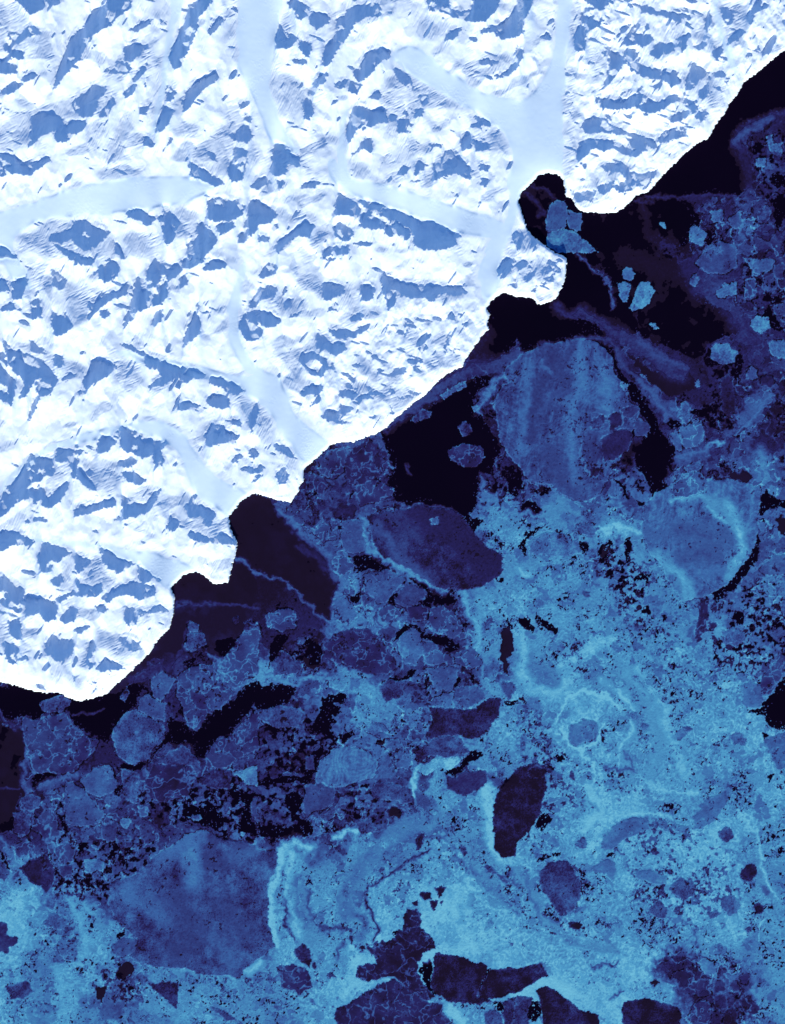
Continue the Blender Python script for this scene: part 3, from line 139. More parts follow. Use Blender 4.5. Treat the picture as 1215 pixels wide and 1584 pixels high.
# long streaks: tone, half width, blend, line
STREAKS = {
'C0': '.3,8,.7 1260,480 1215,505 1140,530 1040,570 980,630 990,670 1020,700 1040,800 1060,900;.45,5,.7 1140,545 1060,580 980,640;.3,2.5,.6 590,885 800,885 1040,882;.25,3,.7 70,840 140,870 180,890;.25,4,.7 40,870 90,910 110,980;.2,7,.5 560,920 590,1000 590,1080 700,1100;.25,2,.7 540,920 620,910;.12,10,.5 1030,700 1040,820',
'C1': '.28,9,.9 190,215 210,245 300,240 380,280 450,330 560,400 640,450;.3,13,.8 450,330 560,400 640,450 690,520 740,540;.42,6,.8 560,370 640,440 700,470 770,490;.35,4,.9 0,450 130,385 330,362 420,370 450,420 480,480 560,560 640,640 690,700;.5,6,.7 560,560 640,650 680,720;.8,3.5,.8 730,910 800,880 880,850 930,828;.4,7,.7 730,915 800,890 860,870;.7,2,.8 1150,620 1100,690 1040,750 1000,800;.5,12,.7 1130,640 1060,700 1020,740;.5,3,.8 270,-10 380,70 430,150 440,215;.3,14,.7 780,60 820,130 930,200 1000,270;.25,16,.7 850,0 780,50 830,120;.3,20,.6 1000,270 1060,350 1120,420;.15,20,.5 500,0 620,30 760,60;.3,3,.7 850,390 900,375 960,385 1000,410;.75,8,.7 1100,870 1120,950;.35,3,.7 700,960 660,1100;.7,5,.8 0,1150 100,1160 200,1120 300,1171',
'B1': '.36,10,.85 1260,455 1215,465 1100,490 1000,520 880,600 740,690 600,790;.2,12,.6 1060,450 1000,500 1080,350;.4,2.5,.7 370,870 450,870 540,850;.65,4,.8 1215,570 1140,560 1060,640 1030,720;.6,5,.8 1050,1020 1060,1090 1120,1130 1050,1160;.35,3,.8 700,960 710,1010;.4,3,.7 500,1130 560,1160 640,1150 720,1165 860,1155 930,1190',
'B2': '.5,2.5,.8 -30,245 0,260 100,290 200,370 320,490;.55,6,.8 90,-30 150,10 240,110 330,190 350,280;.55,5,.7 350,280 400,300 380,350 345,400 350,500;.65,7,.7 330,540 420,520 490,490 560,440;.75,4,.8 0,740 60,750 150,780 230,760 330,740;.35,5,.5 190,130 300,220 360,300;.8,3,.8 920,870 925,960 940,1030 980,1080;.7,5,.8 500,10 500,100 520,160;.8,6,.8 540,160 620,210 700,250 780,300 870,350;.9,5,.8 960,360 990,440 1040,540 1040,620;.8,4,.7 1060,690 1040,760 1110,830',
'A2': '.5,4,.8 1100,190 1150,220 1215,265;.35,3,.7 830,412 900,404 1060,410 1215,425;.5,3,.8 110,1000 130,1100 150,1200;.3,8,.6 620,760 740,740 820,690;.35,2,.7 350,930 500,900;.6,3,.8 980,640 1040,690 1040,760;.55,1.2,.9 255,940 270,1020 300,1100;.2,6,.6 0,960 60,960 80,1000',
'A3': '.28,2,.8 -100,110 0,112 90,105;.5,6,.9 370,50 290,60 240,85 190,105;.5,5,.8 110,0 100,60 130,110;.9,6,.7 270,950 280,1080 300,1180;.9,8,.7 330,640 390,760 410,860 370,920;.85,3,.8 410,640 420,700;.6,3,.8 0,350 60,420 90,480;.65,1.5,.9 930,70 960,10;.6,6,.7 910,310 920,420 920,500;.35,3,.8 930,520 1000,460 1100,400;.6,7,.6 1000,400 1100,430 1200,380;.85,6,.8 860,960 960,970 1100,990;1,8,.8 1165,970 1215,920',
'B3': '.5,5,.7 630,400 700,340 820,320 880,330;.6,11,.7 420,700 395,640 430,560 500,450 580,380 680,300 760,260;.42,3,.8 490,620 510,570 600,520 700,460 800,390;.45,2.5,.8 490,620 540,690 560,780 540,820;.58,6,.8 440,690 500,720 480,800;.42,3,.85 130,580 125,660 130,740 170,820;.28,4,.9 230,600 240,700 290,755 400,765;.35,3.5,.8 370,910 370,860 400,830;.65,5,.8 860,360 1000,470 1100,580 1215,700;.5,3.5,.7 1110,510 1180,550 1215,560;1,10,.8 130,380 190,360 230,390;1,5,.8 370,350 420,310 520,310;1,5,.9 750,0 730,60 720,150;.97,6,.8 110,400 95,500 60,600 60,740 90,850;.9,8,.7 150,420 140,600 190,780;.95,8,.8 440,850 470,960 400,1080;.6,2,.7 650,990 720,1060 790,1120 860,1130;.95,9,.9 910,1150 950,1200 960,1230;.97,6,.9 770,880 820,870 790,910;.95,12,.9 1060,110 1090,200 1090,350 1150,430;.62,9,.7 190,540 190,650 230,740',
'C3': '.7,6,.7 0,470 60,560 130,700 250,800 450,840;.6,3,.7 40,480 70,600 120,700;.5,3,.7 340,915 430,910 470,890;.55,3,.7 430,1050 480,1020;.95,6,.7 320,80 370,200 300,300;.95,3,.7 500,30 640,110 800,130;.96,4,.7 520,230 620,220 700,240;.95,3,.7 1010,200 1100,350 1130,500 1180,600;.93,3,.7 870,300 1000,340;.96,12,.9 0,1035 60,1000 140,975 250,1040;.6,2,.7 1060,850 1090,750;.95,2,.7 1090,800 1120,700;.35,2,.8 800,740 810,780 795,810',
'C2': '1,3,.8 180,930 230,820 300,790 400,800 460,870;1,3,.8 200,960 250,1040 300,1060 380,990 400,940;1,3,.8 300,1060 350,1150;.76,7,.7 520,1171 470,1060 520,980 530,860 480,790 380,740;.92,2.5,.7 455,1171 455,1060 520,960 520,860 460,780;.76,10,.6 600,1171 660,1000 600,830 480,700;.93,8,.5 760,1171 700,1000 640,800 540,690;.95,6,.7 340,60 500,40 560,60;.92,4,.6 0,240 60,260;.95,8,.6 200,680 300,600 440,550;.6,10,.7 60,660 130,720 80,760 180,750;.92,10,.6 20,540 20,700 60,780 160,800 260,720;.5,3,.6 400,1140 480,1140 530,1150;.5,2.5,.6 480,1070 520,1130',
}

# bands, ridges and drifts that run across single floes
BANDS = {
'C1': '.6,10,.6 290,385 290,560 250,700 240,900 270,1050;.56,7,.4 350,380 410,520 380,640 280,640 190,650;.32,12,.7 150,420 160,500 90,620 60,800;.34,8,.7 250,400 210,520 230,600;.58,7,.5 60,480 30,700 20,880;.6,3,.8 290,840 285,900 310,960 330,980;.36,16,.6 150,860 200,1010 260,1060;.62,12,.6 400,500 420,640 400,680;.3,10,.6 330,800 340,900;.4,5,.7 100,700 180,620 240,600;.5,3,.7 110,480 150,520',
'C2': '.48,16,.6 720,60 820,60 900,100 960,60;.45,14,.6 740,200 800,170 900,160;.72,9,.7 940,-60 1010,60 1020,150 960,260;.72,12,.6 620,180 740,260 780,360;.54,8,.6 830,250 900,240;.7,6,.7 700,-80 800,-100 900,-60;.74,5,.7 860,-50 960,20;.5,7,.6 560,60 640,90',
'B1': '.14,22,.5 900,1180 900,1215',
'B2': '.2,26,.7 740,0 900,60 1080,250;.42,12,.6 560,40 660,180 800,290;.18,14,.6 1000,120 1120,220;.35,20,.5 620,0 720,80',
'A3': '.6,16,.7 910,310 890,420 920,500 900,560;.34,9,.7 1000,350 960,480 1040,470 1160,380;.56,12,.6 780,400 860,360 930,340;.33,26,.6 850,640 900,800 820,880;.5,18,.6 720,600 760,700;.36,20,.5 1050,640 1150,800;.5,14,.5 1000,800 1100,940;.55,12,.6 600,560 620,640;.5,10,.5 1090,430 1180,400',
}

# loose fields where crushed ice floats on black water (share of open water, outline)
LOOSE = {'B2': '.9 0,960 280,900 420,960 460,1215 0,1215;.5 150,560 310,560 320,780 180,760;.5 560,150 700,250 900,340 880,420 600,440 560,380',
 'A3': '.9 640,100 1215,0 1215,360 1020,330 860,250 640,200;.5 260,180 400,400 640,300 760,520 300,700 240,560;.5 400,1000 640,900 640,1000 420,1140;.4 620,940 1215,960 1215,1080 900,1020',
 'B3': '.9 0,60 230,60 250,330 0,350;.4 380,100 560,60 760,160 560,300 380,260',
 'C2': '.65 350,80 620,180 620,480 480,500 350,200;.6 880,360 1215,260 1215,700 900,700 830,560;.5 560,420 800,560 760,780 640,640;.4 0,860 120,860 250,1100 150,1171 0,1120',
 'B1': '.8 850,850 1080,860 1080,1000 880,960;.6 1020,1000 1215,940 1215,1171 1040,1215',
 'C0': '.8 500,910 720,930 800,1060 740,1160 600,1060;.6 1060,620 1215,500 1215,1000 1100,860',
 'C1': '.6 830,370 1010,380 1000,470 860,480;.5 860,500 1000,480 1000,820 850,780;.5 1000,60 1215,80 1215,260 1080,240;.5 440,950 620,980 640,1120 500,1100',
 'C3': '.5 360,220 980,300 1050,760 560,720 480,420;.5 0,30 300,40 260,260 120,200;.5 100,440 300,440 300,680 150,660',
 'A2': '.5 740,830 900,900 880,1000 780,1000;.4 870,480 1215,440 1215,600 1000,640'}

# ---------------------------------------------------------------- helpers on the survey grid
S = 1.0                            # grid step in photograph pixels
M = 90                              # terrain carried on past the frame
NX = int((W + 2 * M) / S) + 1
NY = int((H + 2 * M) / S) + 1
gx = -M + S * np.arange(NX)
gy = -M + S * np.arange(NY)
GX, GY = np.meshgrid(gx, gy)
_fy = np.fft.fftfreq(NY)[:, None] / S
_fx = np.fft.rfftfreq(NX)[None, :] / S


def band(lo, hi, beta=1.0, aniso=None, seed=None):
    """noise with wavelengths lo..hi pixels, unit variance; aniso = (angle, stretch)"""
    r = np.random.default_rng(seed)
    f = np.fft.rfft2(r.standard_normal((NY, NX)))
    fx, fy = _fx, _fy
    if aniso:
        a, st = aniso
        u = fx * math.cos(a) + fy * math.sin(a)
        v = -fx * math.sin(a) + fy * math.cos(a)
        k = np.sqrt((u * st) ** 2 + v ** 2)
    else:
        k = np.sqrt(fx ** 2 + fy ** 2)
    k = np.maximum(k, 1e-6)
    w = k ** (-beta) * np.exp(-(k * lo * .6) ** 2) * (1 - np.exp(-(k * hi) ** 2))
    n = np.fft.irfft2(f * w, s=(NY, NX))
    return n / n.std()


def blur(a, s):
    g = np.exp(-2 * (math.pi * s) ** 2 * (_fx ** 2 + _fy ** 2))
    return np.fft.irfft2(np.fft.rfft2(a) * g, s=(NY, NX))


def smooth(e0, e1, x):
    t = np.clip((x - e0) / (e1 - e0), 0, 1)
    return t * t * (3 - 2 * t)


def soften(p, n=2):
    for _ in range(n):
        q = np.roll(p, -1, 0)
        p = np.stack([p * .75 + q * .25, p * .25 + q * .75], 1).reshape(-1, 2)
    return p


def fill(img, p, val):
    """even-odd fill of polygon p into a pixel map of the frame"""
    x0, y0 = np.floor(p.min(0)).astype(int)
    x1, y1 = np.ceil(p.max(0)).astype(int) + 1
    x0, y0, x1, y1 = max(x0, 0), max(y0, 0), min(x1, img.shape[1]), min(y1, img.shape[0])
    if x1 <= x0 or y1 <= y0:
        return
    xs = np.arange(x0, x1)[None, :] + .5
    ys = np.arange(y0, y1)[:, None] + .5
    ins = np.zeros((y1 - y0, x1 - x0), bool)
    q = np.roll(p, -1, 0)
    for (ax, ay), (bx, by) in zip(p, q):
        if ay == by:
            continue
        c = (ay > ys) != (by > ys)
        ins ^= c & (xs < (bx - ax) * (ys - ay) / (by - ay) + ax)
    img[y0:y1, x0:x1][ins] = val


def sample(img, wx=0, wy=0):
    """read a frame map at the grid points, moved by (wx, wy); mirrored past the frame"""
    hh, ww = img.shape
    x = np.floor(GX + wx).astype(int)
    y = np.floor(GY + wy).astype(int)
    x = np.where(x < 0, -x, x)
    x = np.where(x >= ww, 2 * ww - 2 - x, x)
    y = np.where(y < 0, -y, y)
    y = np.where(y >= hh, 2 * hh - 2 - y, y)
    return img[np.clip(y, 0, hh - 1), np.clip(x, 0, ww - 1)]


def voronoi(c, wx=0, wy=0, seed=0):
    """distance between first and second cell, and a random number per cell"""
    r = np.random.default_rng(seed)
    n = 4096
    tab = r.random((n, 3))
    x = (GX + wx + 4000) / c
    y = (GY + wy + 4000) / c
    ix = np.floor(x).astype(int)
    iy = np.floor(y).astype(int)
    f1 = np.full(x.shape, 9.0)
    f2 = np.full(x.shape, 9.0)
    cid = np.zeros(x.shape)
    for dy in (-1, 0, 1):
        for dx in (-1, 0, 1):
            h = ((ix + dx) * 7349 + (iy + dy) * 9151) % n
            d = np.hypot(ix + dx + tab[h, 0] - x, iy + dy + tab[h, 1] - y)
            near = d < f1
            f2 = np.where(near, f1, np.minimum(f2, d))
            cid = np.where(near, tab[h, 2], cid)
            f1 = np.where(near, d, f1)
    return (f2 - f1) * c, cid


def grid_mesh(name, cells, z, tone=None, normals=None, off=(0, 0)):
    """one mesh object from the grid cells flagged in `cells` (NY-1 x NX-1)"""
    ys, xs = np.nonzero(cells)
    y0, y1, x0, x1 = ys.min(), ys.max() + 2, xs.min(), xs.max() + 2
    w = x1 - x0
    idx = (ys - y0) * w + (xs - x0)
    quad = np.stack([idx + w, idx + w + 1, idx + 1, idx], 1)
    used = np.zeros(w * (y1 - y0), bool)
    used[quad.ravel()] = True
    remap = np.cumsum(used) - 1
    quad = remap[quad].astype(np.int32)
    sel = used.reshape(y1 - y0, w)
    vx = GX[y0:y1, x0:x1][sel] * U
    vy = -GY[y0:y1, x0:x1][sel] * U
    vz = z[y0:y1, x0:x1][sel]
    cx, cy = float(vx.mean()), float(vy.mean())
    co = np.stack([vx - cx, vy - cy, vz], 1).astype(np.float32)
    me = bpy.data.meshes.new(name)
    nv, nf = len(co), len(quad)
    me.vertices.add(nv)
    me.vertices.foreach_set('co', co.ravel())
    me.loops.add(nf * 4)
    me.loops.foreach_set('vertex_index', quad.ravel())
    me.polygons.add(nf)
    me.polygons.foreach_set('loop_start', np.arange(0, nf * 4, 4, dtype=np.int32))
    me.polygons.foreach_set('use_smooth', np.ones(nf, bool))
    if tone is not None:
        at = me.attributes.new('tone', 'FLOAT', 'POINT')
        at.data.foreach_set('value', tone[y0:y1, x0:x1][sel].astype(np.float32))
    me.update(calc_edges=True)
    if normals is not None:
        me.normals_split_custom_set_from_vertices(normals[y0:y1, x0:x1][sel].astype(np.float32))
    o = bpy.data.objects.new(name, me)
    o.location = (cx, cy, 0)
    sc.collection.objects.link(o)
    return o


def rim_of(cells):
    """grid points on the outline of a cell mask"""
    full = np.zeros((NY, NX), np.int8)
    c = cells.astype(np.int8)
    full[:-1, :-1] += c
    full[1:, :-1] += c
    full[:-1, 1:] += c
    full[1:, 1:] += c
    return (full > 0) & (full < 4)


# ---------------------------------------------------------------- materials
def new_mat(name):
    m = bpy.data.materials.new(name)
    m.use_nodes = True
    nt = m.node_tree
    b = nt.nodes['Principled BSDF']
    return m, nt, b


def noise_node(nt, scale, detail=4.0, rough=.55):
    tc = nt.nodes.new('ShaderNodeNewGeometry')
    n = nt.nodes.new('ShaderNodeTexNoise')
    n.inputs['Scale'].default_value = scale
    n.inputs['Detail'].default_value = detail
    n.inputs['Roughness'].default_value = rough
    nt.links.new(tc.outputs['Position'], n.inputs['Vector'])
    return n


def snow_mat(name, col, col2, bump=.0, scale=2.0):
    m, nt, b = new_mat(name)
    n = noise_node(nt, scale, 6, .6)
    r = nt.nodes.new('ShaderNodeValToRGB')
    r.color_ramp.elements[0].position = .35
    r.color_ramp.elements[1].position = .65
    r.color_ramp.elements[0].color = (*col2, 1)
    r.color_ramp.elements[1].color = (*col, 1)
    nt.links.new(n.outputs[0], r.inputs[0])
    nt.links.new(r.outputs[0], b.inputs['Base Color'])
    b.inputs['Roughness'].default_value = .9
    b.inputs['Specular IOR Level'].default_value = .1
    if bump:
        n2 = noise_node(nt, 6, 5, .65)
        bp = nt.nodes.new('ShaderNodeBump')
        bp.inputs['Strength'].default_value = 1
        bp.inputs['Distance'].default_value = bump
        nt.links.new(n2.outputs[0], bp.inputs['Height'])
        nt.links.new(bp.outputs[0], b.inputs['Normal'])
    return m


SNOW = snow_mat('wind_packed_snow', (.77, .86, .98), (.72, .83, .97), bump=.010)
FIRN = snow_mat('glacier_snow', (.69, .84, .98), (.66, .815, .97), bump=.003, scale=.35)

ICE, nt, b = new_mat('sea_ice')
at = nt.nodes.new('ShaderNodeAttribute')
at.attribute_name = 'tone'
fine = noise_node(nt, 9.0, 4, .7)
mad = nt.nodes.new('ShaderNodeMath')
mad.operation = 'MULTIPLY_ADD'
mad.inputs[1].default_value = .10
mad.inputs[2].default_value = -.05
nt.links.new(fine.outputs[0], mad.inputs[0])
add = nt.nodes.new('ShaderNodeMath')
add.operation = 'ADD'
nt.links.new(at.outputs['Fac'], add.inputs[0])
nt.links.new(mad.outputs[0], add.inputs[1])
rp = nt.nodes.new('ShaderNodeValToRGB')
cr = rp.color_ramp


def s2l(c):
    return tuple(((v / 255 + .055) / 1.055) ** 2.4 if v > 10 else v / 255 / 12.92 for v in c)


FLAT = (.55, .74, .93)              # what level white ground looks like in this light
STOPS = [(0, (12, 3, 26)), (.12, (18, 10, 48)), (.25, (30, 31, 98)), (.4, (40, 66, 140)), (.55, (48, 98, 172)),
         (.7, (56, 126, 190)), (.85, (66, 150, 208)), (1.0, (92, 178, 224))]
while len(cr.elements) < len(STOPS):
    cr.elements.new(.5)
for e, (p_, c_) in zip(cr.elements, STOPS):
    e.position = p_
    l = s2l(c_)
    e.color = (l[0] / FLAT[0] * ICE_K[0], l[1] / FLAT[1] * ICE_K[1], l[2] / FLAT[2] * ICE_K[2], 1)
nt.links.new(add.outputs[0], rp.inputs[0])
nt.links.new(rp.outputs[0], b.inputs['Base Color'])
b.inputs['Roughness'].default_value = .85
b.inputs['Specular IOR Level'].default_value = .1

SEA, nt, b = new_mat('cold_sea_water')
n = noise_node(nt, .05, 5, .6)
r = nt.nodes.new('ShaderNodeValToRGB')
r.color_ramp.elements[0].color = (.0015, .0006, .005, 1)
r.color_ramp.elements[1].color = (.004, .0012, .010, 1)
nt.links.new(n.outputs[0], r.inputs[0])
nt.links.new(r.outputs[0], b.inputs['Base Color'])
b.inputs['Roughness'].default_value = .45
b.inputs['Specular IOR Level'].default_value = .03

# ---------------------------------------------------------------- the sea: one sheet to the horizon
R_ = 4000.0
me = bpy.data.meshes.new('sea')
me.from_pydata([(-R_, -R_, 0), (R_, -R_, 0), (R_, R_, 0), (-R_, R_, 0)], [], [(0, 1, 2, 3)])
me.materials.append(SEA)
sea = bpy.data.objects.new('sea', me)
sc.collection.objects.link(sea)
sea['kind'] = 'structure'

# ---------------------------------------------------------------- land: height field solved from the slopes
coast_img = np.zeros((H, W), np.float32)
fill(coast_img, COAST, 1)
lee_img = np.zeros((H, W), np.float32)
half_img = np.zeros((H, W), np.float32)
glac_img = np.zeros((H, W), np.int16)
for sh, s in HALF.items():
    for a in s.split(';'):
        fill(half_img, soften(pts(sh, a), 1), 1)
for sh, s in LEE.items():
    for a in s.split(';'):
        fill(lee_img, pts(sh, a), 1)
for i, (lab, sh, s) in enumerate(GLAC):
    fill(glac_img, soften(pts(sh, s), 2), i + 1)

w1x, w1y = band(5, 16, 1, seed=1), band(5, 16, 1, seed=2)
w2x, w2y = band(8, 60, 1.5, seed=3), band(8, 60, 1.5, seed=4)
land_v = sample(coast_img, w1x * .55, w1y * .55) > .5
lee = blur(sample(lee_img, w1x * .9, w1y * .9), .45)
traced = lee.copy()
half = blur(sample(half_img, w2x * 4, w2y * 4), 4.0)
glac = sample(glac_img, w2x * 1.5, w2y * 1.5)
flat = smooth(.03, .8, blur((glac > 0).astype(float), 6.0))

fine_img = np.zeros((H, W), np.float32)
for s in FINE:
    fill(fine_img, soften(pts('G', s), 2), 1)
finem = blur(sample(fine_img), 8)
half = np.maximum(half, .9 * smooth(.12, .5, np.roll(blur(lee, 5.5), -7, 0) - .25 * np.roll(blur(lee, 3), 7, 0)) * smooth(-1.0, .8, band(12, 60, 1, seed=20)))
half = np.maximum(half, .75 * smooth(.8, 1.7, band(30, 120, 1, aniso=(math.radians(-25), 1.8), seed=24)))
sa = band(10, 50, 1.2, aniso=(math.radians(-55), 2.2), seed=25)
sb = band(10, 50, 1.2, aniso=(math.radians(20), 2.2), seed=28)
pick0 = band(60, 200, 1, seed=29)
sliv = np.where(pick0 > 0, sa, sb) + .45 * band(40, 150, 1, seed=26) + .12 * band(3, 10, .8, seed=30)
sliv = smooth(2.45 - .75 * finem, 2.65 - .75 * finem, sliv)
thinc = np.where(pick0 > 0, band(6, 26, 1, aniso=(math.radians(-58), 5.5), seed=37), band(6, 26, 1, aniso=(math.radians(18), 5.5), seed=38))
sliv = np.maximum(sliv, smooth(2.25, 2.5, thinc + .5 * finem + .3 * band(30, 120, 1, seed=39)))
rib = band(6, 22, .8, aniso=(math.radians(-35), 2.4), seed=27)
lee = np.clip(np.maximum(lee, sliv), 0, 1)
n_mid = band(10, 60, 1.0, aniso=(math.radians(20), 2.2), seed=11)
n_sm = band(4, 16, .6, aniso=(math.radians(15), 2.0), seed=12)
sx, sy = (GX * .8 + GY * .35) - GX, (GY * .9 - GX * .45) - GY
eA, cA = voronoi(34, sx + w2x * 4, sy + w2y * 4, 51)
eB, cB = voronoi(15, sx + w2x * 2.5, sy + w2y * 2.5, 52)
eC, cC = voronoi(8, sx * 1.4 + w1x * 1.2, sy * 1.4 + w1y * 1.2, 53)
p = .25 + .40 * (cA - .5) + .30 * (cB - .5) + .12 * (cC - .5) + .05 * n_mid + finem * (.10 * rib + .4 * (cC - .5))
p = p * (1 - half) + half * (-.27 + .24 * (cB - .5) + .16 * (cC - .5))
lee = np.where(flat > .6, lee * (1 - sliv), lee)
flank = flat * (1 - lee)
p = p * (1 - lee) + lee * (-.64 + .26 * (cB - .5) + .14 * (cC - .5))
p = p * (1 - flank) + flank * .012 
landf = blur(land_v.astype(float), 1.0)
p = p * landf
q = 1.6 * (.5 * (np.modf(cA * 7.13)[0] - .5) + .5 * (np.modf(cB * 9.7)[0] - .5)) * landf * (1 - flat)
ky = 2 * math.pi * _fy
kx = 2 * math.pi * _fx
Q = np.fft.rfft2(q)
wx_ = .04
mu = (1 / 55.0) ** 2
catch = (cB > .92) & (blur(lee, 2.5) > .85) | (cC > .93) & (lee > .5)
p = np.where(catch, -.33 + .5 * (cC - .5), p)
want = lee > .5
care = np.where(catch, .0, 1.0)
tanS = math.tan(SUN_EL)
for it in range(7):
    P = np.fft.rfft2(-p)           # slope towards +y of the map
    Hh = np.fft.irfft2((-1j * ky * P - 1j * kx * Q * wx_) / (ky ** 2 + wx_ * kx ** 2 + mu), s=(NY, NX))
    # where does this relief throw its shade? nudge the slopes until the ridges shade what they should
    V = Hh - GY * tanS
    top = np.maximum.accumulate(V[::-1], 0)[::-1]
    shade = np.zeros(V.shape, bool)
    shade[:-1] = top[1:] > V[:-1] + .02
    if it < 6:
        p += landf * (.16 * (shade & ~want) - .16 * (~shade & want)) * (1 - .6 * half) * care
        p = np.clip(p, -1.3, .9)
print('shade wrong %.3f' % float(((shade != want) & land_v).sum() / land_v.sum()), float(Hh[land_v].min()), float(Hh[land_v].max()))
calm_g = smooth(.6, 1, blur(flat, 4)) * (1 - blur(lee, 2))
Hh = Hh * (1 - calm_g) + blur(Hh, 7) * calm_g
# raise the whole range out of the sea, with the shore as a low cliff
inner = smooth(.5, .98, blur(land_v.astype(float), 4.0))
Hh = np.maximum(Hh + 5 + 5 * smooth(.5, 1, blur(land_v.astype(float), 25.0)) + 4, 1.0)
pick = smooth(-.25, .25, band(60, 240, 1, seed=16))
ridge = -np.abs(band(5, 15, .5, aniso=(math.radians(-68), 6), seed=14)) * pick - np.abs(band(5, 15, .5, aniso=(math.radians(-25), 6), seed=36)) * (1 - pick)
ridge2 = -np.abs(band(4, 12, .8, aniso=(math.radians(-60), 2.6), seed=15))
rough = .18 + .6 * smooth(-.2, 1.4, band(25, 120, 1, seed=19)) + .75 * smooth(.25, .6, half) - .3 * lee
Hh += (1 - flat) * (.24 * ridge * rough + .10 * ridge2 * rough)
Hh += flat * (.05 * band(3, 9, .6, seed=17) * smooth(.2, 1.5, band(30, 120, 1, seed=18)) + .03 * band(12, 50, 1, seed=40))
Hh += .6 * smooth(.5, .75, blur(land_v.astype(float), 2.0)) - 0
Hh = Hh * (.5 + .5 * inner)
Z_land = (Hh * U)

land_c = land_v[:-1, :-1] & land_v[1:, :-1] & land_v[:-1, 1:] & land_v[1:, 1:]
rim = rim_of(land_c)
Z_land[rim] = -0.05
dzy, dzx = np.gradient(Z_land, S * U)
Nn = np.stack([-dzx, dzy, np.ones_like(dzx)], -1)
Nn /= np.linalg.norm(Nn, axis=-1, keepdims=True)
gc = glac[:-1, :-1]
for i, (lab, sh, s) in enumerate(GLAC):
    c = land_c & (gc == i + 1)
    if c.sum() < 20:
        continue
    o = grid_mesh('glacier', c, Z_land, normals=Nn)
    o.data.materials.append(FIRN)
    o['kind'] = 'structure'
    o['label'] = lab
o = grid_mesh('mountain_terrain', land_c & (gc == 0), Z_land, normals=Nn)
o.data.materials.append(SNOW)
o['kind'] = 'structure'
o['label'] = 'rugged snow covered mountain range with glaciers between its ridges'

# ---------------------------------------------------------------- sea ice
pk = np.array([[float(v) for v in a.split(',')] for a in PACK.split()])
cgx, cgy = np.meshgrid(np.arange(-100, W + 120, 10.0), np.arange(-100, H + 120, 10.0))
num = np.zeros_like(cgx)
den = np.zeros_like(cgx)
for x, y, t in pk:
    d2 = (cgx - x) ** 2 + (cgy - y) ** 2
    w_ = np.exp(-d2 / (2 * 15.0 ** 2)) + .002 * np.exp(-d2 / (2 * 60.0 ** 2)) + 1e-7 / (1 + d2)
    num += w_ * t
    den += w_
coarse = num / den


def bilerp(a, wx=0, wy=0):
    x = np.clip((GX + wx + 100) / 10, 0, a.shape[1] - 1.001)
    y = np.clip((GY + wy + 100) / 10, 0, a.shape[0] - 1.001)
    ix, iy = x.astype(int), y.astype(int)
    fx, fy = x - ix, y - iy
    return (a[iy, ix] * (1 - fx) + a[iy, ix + 1] * fx) * (1 - fy) + (a[iy + 1, ix] * (1 - fx) + a[iy + 1, ix + 1] * fx) * fy


w3x, w3y = band(6, 120, 1.4, seed=21), band(6, 120, 1.4, seed=22)
base = bilerp(coarse, w3x * 9, w3y * 9)

hf = band(3.2, 8, .3, seed=31)
mf = band(3, 16, .8, seed=32)
lf = band(14, 90, 1.2, seed=33)
clus = band(25, 140, 1.2, seed=34)
hole = band(3, 22, 1.1, seed=35)
swirl = np.sin((bilerp(coarse, w3x * 26, w3y * 26) * 30 + lf * 2.2 + w3x * 3) * 1.3)
e1, c1 = voronoi(26, w2x * 5, w2y * 5, 1)
e2, c2 = voronoi(10, w2x * 3, w2y * 3, 2)
vein1 = np.exp(-(e1 / 1.6) ** 2)
vein2 = np.exp(-(e2 / 1.1) ** 2)
mid = smooth(.18, .35, base) * (1 - smooth(.62, .8, base))
hi = smooth(.68, .85, base)
t = base - .10 * mid - .05 * hi + mid * (.26 * (c1 - .5) + .14 * (c2 - .5) + .42 * vein1 * smooth(-.9, .6, lf + clus) + .20 * vein2 * smooth(0, 1.2, clus))
t += hi * (.09 * swirl + .035 * lf + .05 * (c2 - .5) * smooth(0, 1.5, clus))
t += .02 * mf + .015 * hf * base
eddy = 2.0 * band(80, 260, 1.6, seed=62) + .45 * band(24, 80, 1.4, seed=63)
marb = .6 * np.sin(eddy * 7) + .4 * np.sin(eddy * 17)
t += (.07 * hi + .03 * mid) * marb
# pocks and gaps between the brash
pock = hf * .75 + mf * .5 + clus * .45
vh = smooth(.8, .92, base)
t -= smooth(.9, 1.5, pock) * np.clip(base, 0, 1) * (.36 * (1 - vh) + .2 * vh)
gap = hole + .6 * clus + .25 * hf
t -= smooth(1.8, 2.1, gap + .35 * (1 - vh) * hi) * (1 - .4 * vh) * .85 * smooth(.1, .3, base)
# small pans frozen into the brash
e3, c3 = voronoi(15, w2x * 4 + w1x, w2y * 4 + w1y, 3)
e4, c4 = voronoi(8, w2x * 2.5 + w1x, w2y * 2.5 + w1y, 4)
pan = smooth(1.0, 2.2, e3) * (c3 < .22 + .13 * np.clip(clus + lf * .5, -1, 2)) * smooth(.2, .4, base)
pan4 = smooth(.8, 1.8, e4) * (c4 < .12 + .16 * np.clip(clus, -.6, 2)) * smooth(.2, .4, base)
t = t * (1 - .85 * pan) + .85 * pan * (base * (.62 + 1.3 * c3) - .02 + .02 * mf)
t -= pan4 * (.10 + .6 * c4) * (1 - .4 * hi)
calm = smooth(.3, .9, bilerp(coarse)) * smooth(.9, .97, bilerp(coarse))
t = t * (1 - .6 * calm) + .6 * calm * (base + .02 * mf + .02 * lf)
loose_img = np.zeros((H, W), np.float32)
for sh, s in LOOSE.items():
    for a in s.split(';'):
        v, a = a.split(' ', 1)
        fill(loose_img, soften(pts(sh, a), 2), float(v))
